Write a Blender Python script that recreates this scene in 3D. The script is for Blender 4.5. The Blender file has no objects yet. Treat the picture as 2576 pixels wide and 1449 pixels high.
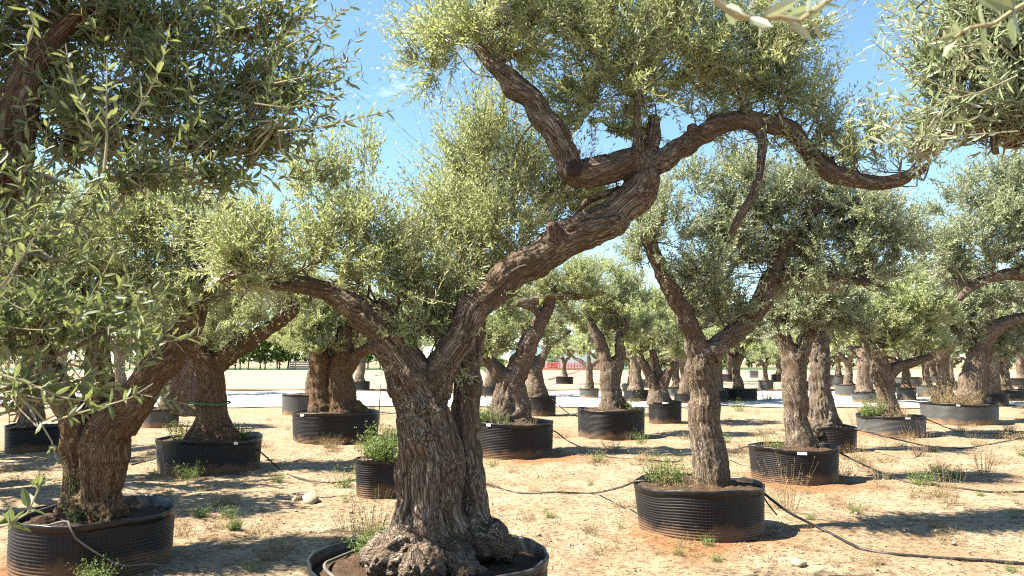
import bpy, math, random
import numpy as np
from mathutils import Vector

SC = bpy.context.scene
COL = SC.collection
PI = math.pi
rnd = random.Random(7)
RNG = np.random.default_rng(11)

# ------------------------------------------------------------------ camera
FPX = 1950.0            # focal length in pixels of a 2576 x 1449 view of the place
CX, CY, HOR = 1288.0, 724.5, 905.0
EYE = np.array([0.0, 0.0, 1.6])
PITCH = math.atan((HOR - CY) / FPX)
FWD = np.array([0, math.cos(PITCH), math.sin(PITCH)])
UPV = np.array([0, -math.sin(PITCH), math.cos(PITCH)])
RGT = np.array([1.0, 0, 0])

def ray(x, y):
    return RGT * ((x - CX) / FPX) - UPV * ((y - CY) / FPX) + FWD

def P(x, y, Y):
    d = ray(x, y)
    return EYE + d * (Y / d[1])

def G(x, y, z=0.0):
    d = ray(x, y)
    return EYE + d * ((z - EYE[2]) / d[2])

def S(x, y, Y):          # metres per pixel at that place
    return Y / ray(x, y)[1] / FPX

cam_d = bpy.data.cameras.new('camera')
cam_d.sensor_width = 36.0
cam_d.lens = 36.0 * FPX / 2576.0
cam_d.clip_start = 0.05
cam_d.clip_end = 3000
cam_d.dof.use_dof = True
cam_d.dof.focus_distance = 6.0
cam_d.dof.aperture_fstop = 9.0
cam = bpy.data.objects.new('camera', cam_d)
COL.objects.link(cam)
cam.location = EYE
cam.rotation_euler = (PI / 2 + PITCH, 0, 0)
SC.camera = cam

# ------------------------------------------------------------------ light
SUN_EL, SUN_AZ = math.radians(52), math.radians(-96)     # azimuth measured from +Y towards +X
to_sun = Vector((math.sin(SUN_AZ) * math.cos(SUN_EL), math.cos(SUN_AZ) * math.cos(SUN_EL), math.sin(SUN_EL)))
sl = bpy.data.lights.new('sun', 'SUN')
sl.energy = 5.0
sl.angle = math.radians(0.53)
sl.color = (1.0, 0.93, 0.80)
so = bpy.data.objects.new('sun', sl)
COL.objects.link(so)
so.rotation_euler = to_sun.to_track_quat('Z', 'Y').to_euler()
so.location = (-20, 5, 30)

W = bpy.data.worlds.new('World')
SC.world = W
W.use_nodes = True
nt = W.node_tree
nt.nodes.clear()
wo = nt.nodes.new('ShaderNodeOutputWorld')
bg = nt.nodes.new('ShaderNodeBackground')
sky = nt.nodes.new('ShaderNodeTexSky')
sky.sky_type = 'NISHITA'
sky.sun_disc = False
sky.sun_elevation = SUN_EL
sky.sun_rotation = SUN_AZ
sky.air_density = 1.0
sky.dust_density = 0.15
sky.ozone_density = 2.2
bg.inputs['Strength'].default_value = 0.065
tc = nt.nodes.new('ShaderNodeTexCoord')
mp = nt.nodes.new('ShaderNodeMapping')
mp.inputs['Scale'].default_value = (3.0, 3.0, 7.0)
mp.inputs['Location'].default_value = (0.3, 0.1, 0.4)
nz = nt.nodes.new('ShaderNodeTexNoise')
nz.inputs['Scale'].default_value = 1.6
nz.inputs['Detail'].default_value = 8
nz.inputs['Roughness'].default_value = 0.62
cr = nt.nodes.new('ShaderNodeValToRGB')
cr.color_ramp.elements[0].position = 0.655
cr.color_ramp.elements[1].position = 0.86
mx = nt.nodes.new('ShaderNodeMixRGB')
mx.inputs['Color2'].default_value = (9.5, 9.8, 10.2, 1)
nt.links.new(tc.outputs['Generated'], mp.inputs['Vector'])
nt.links.new(mp.outputs['Vector'], nz.inputs['Vector'])
nt.links.new(nz.outputs['Fac'], cr.inputs['Fac'])
nt.links.new(cr.outputs['Color'], mx.inputs['Fac'])
hs = nt.nodes.new('ShaderNodeMixRGB')
hs.blend_type = 'MULTIPLY'
hs.inputs['Fac'].default_value = 1.0
hs.inputs['Color2'].default_value = (0.95, 1.06, 1.04, 1)
nt.links.new(sky.outputs['Color'], hs.inputs['Color1'])
nt.links.new(hs.outputs['Color'], mx.inputs['Color1'])
nt.links.new(mx.outputs['Color'], bg.inputs['Color'])
nt.links.new(bg.outputs['Background'], wo.inputs['Surface'])

SC.view_settings.view_transform = 'Standard'
SC.view_settings.look = 'None'
SC.view_settings.exposure = 2.05
SC.view_settings.gamma = 1.0
SC.render.engine = 'CYCLES'
SC.cycles.max_bounces = 6
SC.cycles.diffuse_bounces = 1
SC.cycles.glossy_bounces = 2
SC.cycles.transmission_bounces = 3
SC.cycles.caustics_reflective = False
SC.cycles.caustics_refractive = False
SC.cycles.use_denoising = False
SC.cycles.filter_width = 1.15
SC.cycles.sample_clamp_indirect = 4.0

# ------------------------------------------------------------------ noise
_pt = np.random.default_rng(3).permutation(512)
_pt = np.concatenate([_pt, _pt, _pt])
_gr = np.random.default_rng(5).normal(size=(512, 3))
_gr /= np.linalg.norm(_gr, axis=1)[:, None]

def pnoise(p):
    p = np.asarray(p, float)
    i = np.floor(p).astype(int)
    f = p - i
    u = f * f * f * (f * (f * 6 - 15) + 10)
    i &= 511
    out = 0
    for a in (0, 1):
        wa = u[:, 0] if a else 1 - u[:, 0]
        for b in (0, 1):
            wb = u[:, 1] if b else 1 - u[:, 1]
            for c in (0, 1):
                wc = u[:, 2] if c else 1 - u[:, 2]
                h = _pt[_pt[_pt[(i[:, 0] + a) & 511] + ((i[:, 1] + b) & 511)] + ((i[:, 2] + c) & 511)]
                g = _gr[h]
                out = out + wa * wb * wc * (g[:, 0] * (f[:, 0] - a) + g[:, 1] * (f[:, 1] - b) + g[:, 2] * (f[:, 2] - c))
    return out * 1.5

def fbm(p, n=4):
    s, a = 0, 1.0
    for _ in range(n):
        s = s + a * pnoise(p)
        p = np.asarray(p) * 2.03 + 11.7
        a *= 0.5
    return s

# ------------------------------------------------------------------ materials
class N:
    def __init__(self, name):
        self.m = bpy.data.materials.new(name)
        self.m.use_nodes = True
        self.t = self.m.node_tree
        self.t.nodes.clear()
        self.out = self.t.nodes.new('ShaderNodeOutputMaterial')
    def n(self, kind, **kw):
        nd = self.t.nodes.new('ShaderNode' + kind)
        for k, v in kw.items():
            if k in nd.inputs.keys():
                self.set(nd.inputs[k], v)
            else:
                setattr(nd, k, v)
        return nd
    def set(self, sock, v):
        if isinstance(v, bpy.types.NodeSocket):
            self.t.links.new(v, sock)
        else:
            if isinstance(v, tuple) and len(v) == 3 and sock.type == 'RGBA':
                v = (*v, 1)
            sock.default_value = v
    def noise(self, vec, scale, detail=4, rough=0.55, dist=0.0):
        nd = self.n('TexNoise', Scale=scale, Detail=detail, Roughness=rough, Distortion=dist)
        if vec is not None:
            self.set(nd.inputs['Vector'], vec)
        return nd.outputs['Fac']
    def ramp(self, fac, stops):
        nd = self.n('ValToRGB')
        e = nd.color_ramp.elements
        while len(e) < len(stops):
            e.new(0.5)
        for k, (p, c) in enumerate(stops):
            e[k].position = p
            e[k].color = (*c, 1) if isinstance(c, tuple) else (c, c, c, 1)
        self.set(nd.inputs['Fac'], fac)
        return nd.outputs['Color']
    def mix(self, fac, a, b, mode='MIX'):
        nd = self.n('MixRGB', blend_type=mode)
        self.set(nd.inputs['Fac'], fac)
        self.set(nd.inputs['Color1'], a)
        self.set(nd.inputs['Color2'], b)
        return nd.outputs['Color']
    def math(self, op, a, b=0.0):
        nd = self.n('Math', operation=op)
        self.set(nd.inputs[0], a)
        self.set(nd.inputs[1], b)
        return nd.outputs[0]
    def bump(self, h, strength, dist, normal=None):
        nd = self.n('Bump', Strength=strength, Distance=dist, Height=h)
        if normal is not None:
            self.set(nd.inputs['Normal'], normal)
        return nd.outputs['Normal']
    def bsdf(self, color, rough=0.8, normal=None, spec=0.3):
        b = self.n('BsdfPrincipled')
        self.set(b.inputs['Base Color'], color)
        self.set(b.inputs['Roughness'], rough)
        self.set(b.inputs['Specular IOR Level'], spec)
        if normal is not None:
            self.set(b.inputs['Normal'], normal)
        return b.outputs['BSDF']
    def done(self, shader):
        self.t.links.new(shader, self.out.inputs['Surface'])
        return self.m

def leaf_material(name, top, top2, under, trans, tr_amt, rough=0.42, spec=0.35):
    k = N(name)
    geo = k.n('NewGeometry')
    oi = geo.outputs['Random Per Island']
    co = k.n('TexCoord').outputs['Object']
    big = k.noise(co, 1.7, 2)
    c_top = k.mix(oi, top, top2)
    c_top = k.mix(k.ramp(big, [(0.35, 0.0), (0.7, 0.55)]), c_top, tuple(min(1, a * b) for a, b in zip(top2, (1.30, 1.30, 1.0))))
    c_un = k.mix(oi, under, tuple(a * 0.75 for a in under))
    col = k.mix(geo.outputs['Backfacing'], c_top, c_un)
    b = k.bsdf(col, rough, None, spec)
    tr = k.n('BsdfTranslucent', Color=trans)
    ms = k.n('MixShader', Fac=tr_amt)
    k.t.links.new(b, ms.inputs[1])
    k.t.links.new(tr.outputs[0], ms.inputs[2])
    return k.done(ms.outputs[0])

M_LEAF = leaf_material('olive_leaf', (0.135, 0.167, 0.092), (0.24, 0.272, 0.155), (0.41, 0.44, 0.35), (0.38, 0.44, 0.22), 0.23)
M_LEAF_Y = leaf_material('olive_leaf_fresh', (0.172, 0.212, 0.092), (0.292, 0.328, 0.158), (0.42, 0.45, 0.34), (0.50, 0.56, 0.20), 0.30)
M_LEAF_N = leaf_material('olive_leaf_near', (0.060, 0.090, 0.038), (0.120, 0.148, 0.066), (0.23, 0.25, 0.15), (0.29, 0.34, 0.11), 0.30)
M_WEED = leaf_material('weed_leaf', (0.085, 0.125, 0.038), (0.16, 0.20, 0.07), (0.14, 0.18, 0.07), (0.22, 0.30, 0.07), 0.26, 0.6, 0.2)
M_DRY = leaf_material('dry_stalk', (0.24, 0.17, 0.095), (0.34, 0.26, 0.155), (0.22, 0.155, 0.09), (0.3, 0.2, 0.1), 0.15, 0.8, 0.1)
M_FAR = leaf_material('far_tree_leaf', (0.07, 0.12, 0.035), (0.13, 0.19, 0.05), (0.11, 0.16, 0.05), (0.2, 0.3, 0.06), 0.25, 0.6, 0.2)

def twig_material(name, a, b):
    k = N(name)
    co = k.n('TexCoord').outputs['Object']
    return k.done(k.bsdf(k.mix(k.noise(co, 9.0), a, b), 0.8))
M_TWIG = twig_material('olive_twig', (0.20, 0.17, 0.10), (0.34, 0.30, 0.19))
M_BRANCHLET = twig_material('branchlet_bark', (0.10, 0.075, 0.05), (0.19, 0.15, 0.11))

def bark_material(name, dark, mid, light, lichen_amt=0.5):
    k = N(name)
    at = k.n('Attribute', attribute_name='bark_co').outputs['Vector']
    co = k.n('TexCoord').outputs['Object']
    f1 = k.noise(at, 40.0, 8, 0.72, 0.7)
    f2 = k.noise(at, 90.0, 4, 0.65, 0.5)
    wv = k.mix(0.05, at, k.n('TexNoise', Scale=26.0, Detail=4.0, Vector=at).outputs['Color'])
    vo = k.n('TexVoronoi', feature='DISTANCE_TO_EDGE', Scale=88.0)
    k.set(vo.inputs['Vector'], wv)
    crack = k.ramp(vo.outputs['Distance'], [(0.0, 0.0), (0.30, 1.0)])
    h = k.math('ADD', k.math('MULTIPLY', f1, 0.95), k.math('ADD', k.math('MULTIPLY', crack, 0.28), k.math('MULTIPLY', f2, 0.30)))
    col = k.ramp(k.math('MULTIPLY', h, 0.78), [(0.37, dark), (0.54, mid), (0.74, light)])
    patch = k.noise(co, 3.2, 4, 0.6)
    col = k.mix(k.ramp(patch, [(0.42, 0.0), (0.62, 0.65)]), col, k.mix(f1, tuple(c * 0.6 for c in mid), (mid[0] * 1.5, mid[1] * 1.35, mid[2] * 1.15)))
    lich = k.ramp(k.noise(co, 14.0, 5, 0.7), [(0.60, 0.0), (0.70, lichen_amt)])
    col = k.mix(lich, col, (0.26, 0.245, 0.20))
    nrm = k.bump(h, 1.0, 0.020)
    return k.done(k.bsdf(col, 0.92, nrm, 0.12))
M_BARK = bark_material('olive_bark', (0.014, 0.010, 0.007), (0.105, 0.074, 0.052), (0.35, 0.29, 0.225))
M_BARK_G = bark_material('grey_root_bark', (0.016, 0.012, 0.009), (0.110, 0.083, 0.062), (0.31, 0.26, 0.21), 0.8)
M_BARK_O = bark_material('orange_bark', (0.016, 0.010, 0.006), (0.110, 0.066, 0.038), (0.27, 0.19, 0.12), 0.3)

k = N('cut_wood')
co = k.n('TexCoord').outputs['Object']
M_CUT = k.done(k.bsdf(k.mix(k.noise(co, 30.0), (0.012, 0.008, 0.006), (0.06, 0.04, 0.026)), 0.95))

def pot_material(name, base, dust_amt):
    k = N(name)
    uv = k.n('UVMap').outputs['UV']
    sep = k.n('SeparateXYZ', Vector=uv)
    u, v = sep.outputs['X'], sep.outputs['Y']          # metres round the wall, metres up the wall
    co = k.n('TexCoord').outputs['Object']
    lu = k.ramp(k.math('PINGPONG', u, 0.017), [(0.0, 0.0), (0.0042 / 1, 1.0)])
    lu = k.math('GREATER_THAN', k.math('PINGPONG', u, 0.017), 0.0028)
    lv = k.math('GREATER_THAN', k.math('PINGPONG', v, 0.0125), 0.0022)
    grid = k.math('MULTIPLY', lu, lv)
    wall = k.math('LESS_THAN', v, 0.385)
    gridw = k.math('SUBTRACT', 1.0, k.math('MULTIPLY', k.math('SUBTRACT', 1.0, grid), wall))
    n1 = k.noise(co, 6.0, 5, 0.65)
    n2 = k.noise(co, 45.0, 4, 0.7)
    low = k.math('SUBTRACT', 1.0, k.math('MULTIPLY', v, 4.2))
    d = k.math('ADD', k.math('MULTIPLY', low, 0.75), k.math('MULTIPLY', n1, 0.9))
    dust = k.ramp(d, [(0.72, 0.02 * dust_amt), (1.25, 0.85 * dust_amt)])
    dcol = k.mix(n2, (0.20, 0.10, 0.048), (0.30, 0.19, 0.105))
    film = k.ramp(k.noise(co, 2.6, 6, 0.7), [(0.4, 0.0), (0.75, 0.16)])
    col = k.mix(film, base, (0.075, 0.073, 0.068))
    col = k.mix(k.math('MULTIPLY', k.math('SUBTRACT', 1.0, gridw), 0.14), col, (0.09, 0.087, 0.083))
    col = k.mix(dust, col, dcol)
    r = k.math('ADD', 0.34, k.math('MULTIPLY', k.math('ADD', dust, n2), 0.28))
    nb = k.bump(gridw, 0.5, 0.004)
    nb = k.bump(n1, 0.25, 0.012, nb)
    return k.done(k.bsdf(col, r, nb, 0.2))
M_POT = pot_material('black_pot_plastic', (0.007, 0.007, 0.008), 0.5)
M_POT_G = pot_material('dusty_grey_pot_plastic', (0.07, 0.072, 0.07), 1.0)

k = N('pot_rim_plastic')
co = k.n('TexCoord').outputs['Object']
n1 = k.noise(co, 5.0, 5, 0.65)
M_RIM = k.done(k.bsdf(k.mix(k.ramp(n1, [(0.5, 0.0), (0.85, 0.2)]), (0.007, 0.007, 0.008), (0.10, 0.09, 0.075)), 0.40, k.bump(n1, 0.3, 0.01), 0.35))

k = N('potting_soil')
co = k.n('TexCoord').outputs['Object']
n1 = k.noise(co, 12.0, 7, 0.7)
n2 = k.noise(co, 70.0, 3, 0.6)
M_SOIL = k.done(k.bsdf(k.mix(n2, k.ramp(n1, [(0.3, (0.02, 0.013, 0.009)), (0.5, (0.07, 0.043, 0.027)), (0.7, (0.19, 0.13, 0.08))]), (0.085, 0.055, 0.035)), 0.95, k.bump(k.math('ADD', n1, k.math('MULTIPLY', n2, 0.4)), 0.9, 0.05), 0.1))

k = N('hose_rubber')
co = k.n('TexCoord').outputs['Object']
n1 = k.noise(co, 7.0, 4, 0.6)
M_HOSE = k.done(k.bsdf(k.mix(k.ramp(n1, [(0.45, 0.0), (0.7, 0.6)]), (0.016, 0.015, 0.015), (0.16, 0.125, 0.09)), 0.5, None, 0.4))
M_HOSE_G = twig_material('grey_hose_plastic', (0.025, 0.023, 0.02), (0.22, 0.20, 0.17))
M_TAG = twig_material('white_label_plastic', (0.66, 0.65, 0.62), (0.80, 0.79, 0.77))
M_BAND = twig_material('green_band', (0.05, 0.16, 0.07), (0.08, 0.22, 0.10))
M_RED = twig_material('red_net', (0.42, 0.06, 0.07), (0.52, 0.10, 0.10))
M_WHITE = twig_material('white_film', (0.72, 0.74, 0.75), (0.82, 0.83, 0.84))
M_STONE = twig_material('pale_stone', (0.24, 0.18, 0.115), (0.38, 0.31, 0.22))
M_METAL = twig_material('grey_bin_plastic', (0.13, 0.13, 0.125), (0.2, 0.2, 0.19))

def ground_material():
    k = N('sandy_ground')
    co = k.n('TexCoord').outputs['Object']
    mp = k.n('Mapping', Vector=co)
    mp.inputs['Scale'].default_value = (1, 1, 1)
    c = mp.outputs['Vector']
    big = k.noise(c, 0.45, 5, 0.6, 0.3)
    mid = k.noise(c, 2.3, 6, 0.68, 0.4)
    fine = k.noise(c, 16.0, 6, 0.72)
    grit = k.noise(c, 95.0, 3, 0.7)
    col = k.ramp(mid, [(0.25, (0.20, 0.130, 0.076)), (0.5, (0.315, 0.236, 0.150)), (0.72, (0.405, 0.325, 0.222))])
    col = k.mix(k.ramp(big, [(0.48, 0.0), (0.68, 0.6)]), col, k.mix(fine, (0.20, 0.11, 0.055), (0.29, 0.18, 0.095)))
    red = None
    for (x, y, r) in RED_SPOTS:
        dv = k.n('VectorMath', operation='DISTANCE')
        k.set(dv.inputs[0], c)
        dv.inputs[1].default_value = (x, y, 0)
        q = k.ramp(k.math('ADD', k.math('DIVIDE', dv.outputs['Value'], r), k.math('MULTIPLY', k.math('SUBTRACT', mid, 0.5), 0.9)), [(0.45, 0.85), (1.0, 0.0)])
        red = q if red is None else k.math('MAXIMUM', red, q)
    col = k.mix(red, col, k.mix(fine, (0.19, 0.072, 0.026), (0.29, 0.135, 0.058)))
    col = k.mix(k.ramp(fine, [(0.40, 0.8), (0.50, 0.0)]), col, (0.10, 0.064, 0.036))
    col = k.mix(k.ramp(grit, [(0.62, 0.0), (0.72, 0.55)]), col, (0.50, 0.43, 0.32))
    col = k.mix(k.ramp(grit, [(0.30, 0.6), (0.38, 0.0)]), col, (0.12, 0.075, 0.042))
    h = k.math('ADD', k.math('MULTIPLY', mid, 0.6), k.math('ADD', k.math('MULTIPLY', fine, 0.5), k.math('MULTIPLY', grit, 0.18)))
    return k.done(k.bsdf(col, 0.95, k.bump(h, 0.9, 0.06), 0.08))

# ------------------------------------------------------------------ mesh helpers
def mesh_from(name, V, faces_list, mats, smooth=False):
    """faces_list: [(array (n, k) of indices, material index)]"""
    me = bpy.data.meshes.new(name)
    V = np.ascontiguousarray(V, dtype=np.float32)
    me.vertices.add(len(V))
    me.vertices.foreach_set('co', V.ravel())
    li, ls, mi, pos = [], [], [], 0
    for F, m in faces_list:
        F = np.asarray(F, dtype=np.int32)
        if F.size == 0:
            continue
        n, kk = F.shape
        li.append(F.ravel())
        ls.append(pos + np.arange(n, dtype=np.int32) * kk)
        mi.append(np.full(n, m, dtype=np.int32))
        pos += n * kk
    li, ls, mi = np.concatenate(li), np.concatenate(ls), np.concatenate(mi)
    me.loops.add(len(li))
    me.loops.foreach_set('vertex_index', li)
    me.polygons.add(len(ls))
    me.polygons.foreach_set('loop_start', ls)
    for m in mats:
        me.materials.append(m)
    me.polygons.foreach_set('material_index', mi)
    me.polygons.foreach_set('use_smooth', np.full(len(ls), smooth, dtype=bool))
    me.update(calc_edges=True)
    return me

def obj(name, me, parent=None, loc=None):
    o = bpy.data.objects.new(name, me)
    COL.objects.link(o)
    if parent is not None:
        o.parent = parent
    if loc is not None:
        o.location = [float(c) for c in loc]
    return o

def tag(o, label, cat, group=None, kind=None):
    if label: o['label'] = label
    if cat: o['category'] = cat
    if group: o['group'] = group
    if kind: o['kind'] = kind
    return o

def thing(name, label, cat, loc, group=None, rot=0):
    o = bpy.data.objects.new(name, None)
    o.empty_display_size = 0.1
    COL.objects.link(o)
    o.location = [float(c) for c in loc]
    o.rotation_euler = (0, 0, rot)
    return tag(o, label, cat, group)

def dup(root, loc, rot, scale, label, group=None):
    r = root.copy()
    COL.objects.link(r)
    r.location = [float(c) for c in loc]
    r.rotation_euler = (0, 0, rot)
    r.scale = (scale,) * 3 if not isinstance(scale, tuple) else scale
    r['label'] = label
    if group: r['group'] = group
    for ch in list(root.children):
        c = ch.copy()
        COL.objects.link(c)
        c.parent = r
        for g in ch.children:
            d = g.copy()
            COL.objects.link(d)
            d.parent = c
    return r

def catmull(pts, step):
    p = np.asarray(pts, float)
    if len(p) < 3:
        n = max(2, int(np.linalg.norm(p[1, :3] - p[0, :3]) / step) + 1)
        t = np.linspace(0, 1, n)[:, None]
        return p[0] * (1 - t) + p[1] * t
    q = np.vstack([2 * p[0] - p[1], p, 2 * p[-1] - p[-2]])
    out = []
    for i in range(1, len(q) - 2):
        n = max(1, int(np.linalg.norm(q[i + 1, :3] - q[i, :3]) / step))
        t = np.linspace(0, 1, n, endpoint=False)[:, None]
        a, b, c, d = q[i - 1], q[i], q[i + 1], q[i + 2]
        out.append(0.5 * (2 * b + (c - a) * t + (2 * a - 5 * b + 4 * c - d) * t ** 2 + (3 * b - a - 3 * c + d) * t ** 3))
    out.append(p[-1:])
    return np.vstack(out)

def tube(path, rad, n=8, cap=True):
    """path (m,3), rad (m,) -> verts, quads, tris"""
    path = np.asarray(path, float)
    m = len(path)
    T = np.gradient(path, axis=0)
    T /= np.linalg.norm(T, axis=1)[:, None] + 1e-12
    u = np.cross(T[0], [0.31, 0.77, 0.55])
    u /= np.linalg.norm(u)
    rings = []
    ang = np.linspace(0, 2 * PI, n, endpoint=False)
    for i in range(m):
        u = u - T[i] * np.dot(u, T[i])
        u /= np.linalg.norm(u) + 1e-12
        v = np.cross(T[i], u)
        rings.append(path[i] + rad[i] * (np.cos(ang)[:, None] * u + np.sin(ang)[:, None] * v))
    V = np.vstack(rings)
    i = np.arange(m - 1)[:, None] * n
    j = np.arange(n)[None]
    j2 = (j + 1) % n
    Q = np.stack([i + j, i + j2, i + n + j2, i + n + j], -1).reshape(-1, 4)
    Tt = np.zeros((0, 3), int)
    if cap:
        V = np.vstack([V, path[:1], path[-1:]])
        a, b = m * n, m * n + 1
        jj = np.arange(n)
        j3 = (jj + 1) % n
        Tt = np.vstack([np.stack([np.full(n, a), j3, jj], -1), np.stack([np.full(n, b), (m - 1) * n + jj, (m - 1) * n + j3], -1)])
    return V, Q, Tt

class MB:
    def __init__(self): self.V, self.Q, self.T, self.n = [], [], [], 0
    def add(self, V, Q=None, T=None, mat=0):
        if Q is not None and len(Q): self.Q.append((np.asarray(Q) + self.n, mat))
        if T is not None and len(T): self.T.append((np.asarray(T) + self.n, mat))
        self.V.append(np.asarray(V, float)); self.n += len(V)
    def tube(self, path, rad, n=8, mat=0, cap=True):
        rad = np.full(len(path), rad) if np.isscalar(rad) else rad
        V, Q, T = tube(path, rad, n, cap)
        self.add(V, Q, T, mat)
    def box(self, c, s, mat=0):
        x, y, z = np.array(s) / 2
        V = np.array([[-x, -y, -z], [x, -y, -z], [x, y, -z], [-x, y, -z], [-x, -y, z], [x, -y, z], [x, y, z], [-x, y, z]]) + np.array(c)
        self.add(V, [[0, 3, 2, 1], [4, 5, 6, 7], [0, 1, 5, 4], [1, 2, 6, 5], [2, 3, 7, 6], [3, 0, 4, 7]], None, mat)
    def mesh(self, name, mats, smooth=True, origin=(0, 0, 0)):
        return mesh_from(name, np.vstack(self.V) - np.asarray(origin, float), self.Q + self.T, mats, smooth)

# ------------------------------------------------------------------ foliage
def norm(a):
    return a / (np.linalg.norm(a, axis=-1, keepdims=True) + 1e-9)

def foliage(mb, o, d, ln, L, W, nl, rng, hi=False, bend=0.25, stem_r=0.0022, jitter=0.35, spread=0.85):
    """shoots from points o along d; opposite pairs of narrow leaves; leaves -> material 0, stems -> material 1"""
    n = len(o)
    if n == 0: return
    up = np.array([0, 0, 1.0])
    side = norm(np.cross(d, rng.normal(size=(n, 3))))
    bendv = (up * rng.uniform(-0.3, 1.0, (n, 1)) + side * 0.6) * bend
    def pos(t): return o[:, None] + d[:, None] * (ln[:, None, None] * t) + bendv[:, None] * (ln[:, None, None] * t ** 2)
    npair = max(1, nl // 2)
    t = (np.arange(npair) + 0.6) / npair
    t = np.broadcast_to(t[None, :, None], (n, npair, 1)) + rng.uniform(-0.4, 0.4, (n, npair, 1)) / npair
    t = np.clip(t, 0.02, 1.0)
    B = pos(t)                                                # n, npair, 3
    tan = norm(d[:, None] + 2 * bendv[:, None] * t)
    s1 = norm(np.cross(tan, side[:, None] + 0 * tan))
    s2 = np.cross(tan, s1)
    ph = (np.arange(npair) % 2)[None, :, None] * (PI / 2) + rng.uniform(0, 2 * PI, (n, 1, 1)) + rng.normal(0, 0.35, (n, npair, 1))
    for sgn in (1, -1):
        r = sgn * (np.cos(ph) * s1 + np.sin(ph) * s2)
        el = spread + rng.normal(0, 0.22, (n, npair, 1))
        ld = norm(tan * np.cos(el) + r * np.sin(el) + rng.normal(0, jitter * 0.3, r.shape))
        nm = norm(tan - ld * np.sum(tan * ld, -1, keepdims=True) + rng.normal(0, jitter, r.shape))
        nm = norm(nm - ld * np.sum(nm * ld, -1, keepdims=True))
        sd = np.cross(ld, nm)
        sc = rng.uniform(0.7, 1.2, (n, npair, 1)) * (1 - 0.35 * t ** 3)
        l, w = L * sc, 1.12 * W * sc * rng.uniform(0.85, 1.15, (n, npair, 1))
        b = B.reshape(-1, 3)
        ld, nm, sd, l, w = (np.broadcast_to(a, (n, npair, a.shape[-1])).reshape(-1, a.shape[-1]) for a in (ld, nm, sd, l, w))
        kk = len(b)
        if hi:
            curl = nm * l * rng.uniform(-0.16, 0.05, (kk, 1))
            tip = b + ld * l + curl
            m1 = b + ld * l * 0.32 + curl * 0.12
            m2 = b + ld * l * 0.68 + curl * 0.5
            f = nm * w * 0.16
            V = np.stack([b, m1 + sd * w * 0.46 + f, m2 + sd * w * 0.44 + f, tip, m2 - sd * w * 0.44 + f, m1 - sd * w * 0.46 + f, m1, m2], 1).reshape(-1, 3)
            i = np.arange(kk)[:, None] * 8
            mb.add(V, np.vstack([i + np.array([[6, 1, 2, 7]]), i + np.array([[5, 6, 7, 4]])]), np.vstack([i + np.array([[0, 1, 6]]), i + np.array([[0, 6, 5]]), i + np.array([[7, 2, 3]]), i + np.array([[4, 7, 3]])]), 0)
        else:
            tip = b + ld * l
            m1 = b + ld * l * 0.45 + nm * w * 0.12
            V = np.stack([b, m1 + sd * w * 0.5, tip, m1 - sd * w * 0.5], 1).reshape(-1, 3)
            i = np.arange(kk)[:, None] * 4
            mb.add(V, i + np.array([[0, 1, 2, 3]]), None, 0)
    if stem_r > 0:
        ks = 5 if hi else 3
        tt = np.linspace(0, 1, ks)[None, :, None]
        C = pos(np.broadcast_to(tt, (n, ks, 1)))
        tn = norm(d[:, None] + 2 * bendv[:, None] * tt)
        a1 = norm(np.cross(tn, side[:, None] + 0 * tn)); a2 = np.cross(tn, a1)
        rr = stem_r * (1 - 0.7 * tt)
        ring = np.stack([C + rr * (math.cos(a) * a1 + math.sin(a) * a2) for a in (0, 2 * PI / 3, 4 * PI / 3)], 2)
        V = ring.reshape(-1, 3)
        base = (np.arange(n)[:, None, None, None] * ks + np.arange(ks - 1)[None, :, None, None]) * 3
        j = np.arange(3)[None, None, :, None]
        j2 = (j + 1) % 3
        Q = np.concatenate([base + j, base + j2, base + 3 + j2, base + 3 + j], -1).reshape(-1, 4)
        mb.add(V, Q, None, 1)

def pad_shoots(c, rx, ry, rz, n, rng, upb=0.7, outb=0.9, shell=0.45, bias=(0, 0, 0), clump=0):
    if clump and n > 2 * clump:      # shoots spring in tufts from branch points, with gaps between the tufts
        kc = max(3, n // clump)
        oc, dc = pad_shoots(c, rx, ry, rz, kc, rng, upb, outb, shell, bias)
        idx = rng.integers(kc, size=n)
        sz = np.array([rx, ry, rz])
        o = oc[idx] + rng.normal(0, .05, (n, 3)) * sz - dc[idx] * 0.10 * sz.mean()
        d = norm(dc[idx] + rng.normal(0, .48, (n, 3)))
        return o + d * rng.uniform(0, .10, (n, 1)) * sz.mean(), d
    q = norm(rng.normal(size=(n, 3)))
    q[:, 2] = np.where(q[:, 2] < -0.75, -q[:, 2] * rng.uniform(0, 1, n), q[:, 2])
    rad = rng.uniform(shell ** 3, 1, (n, 1)) ** (1 / 3)
    lump = 1 + 0.28 * pnoise(q * 2.3 + np.asarray(c) * 3.1)[:, None]
    o = np.asarray(c) + q * rad * lump * np.array([rx, ry, rz]) * 0.82
    d = norm(q * outb + np.array([0, 0, upb]) + np.asarray(bias) + rng.normal(0, 0.38, (n, 3)))
    return o, d

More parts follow.
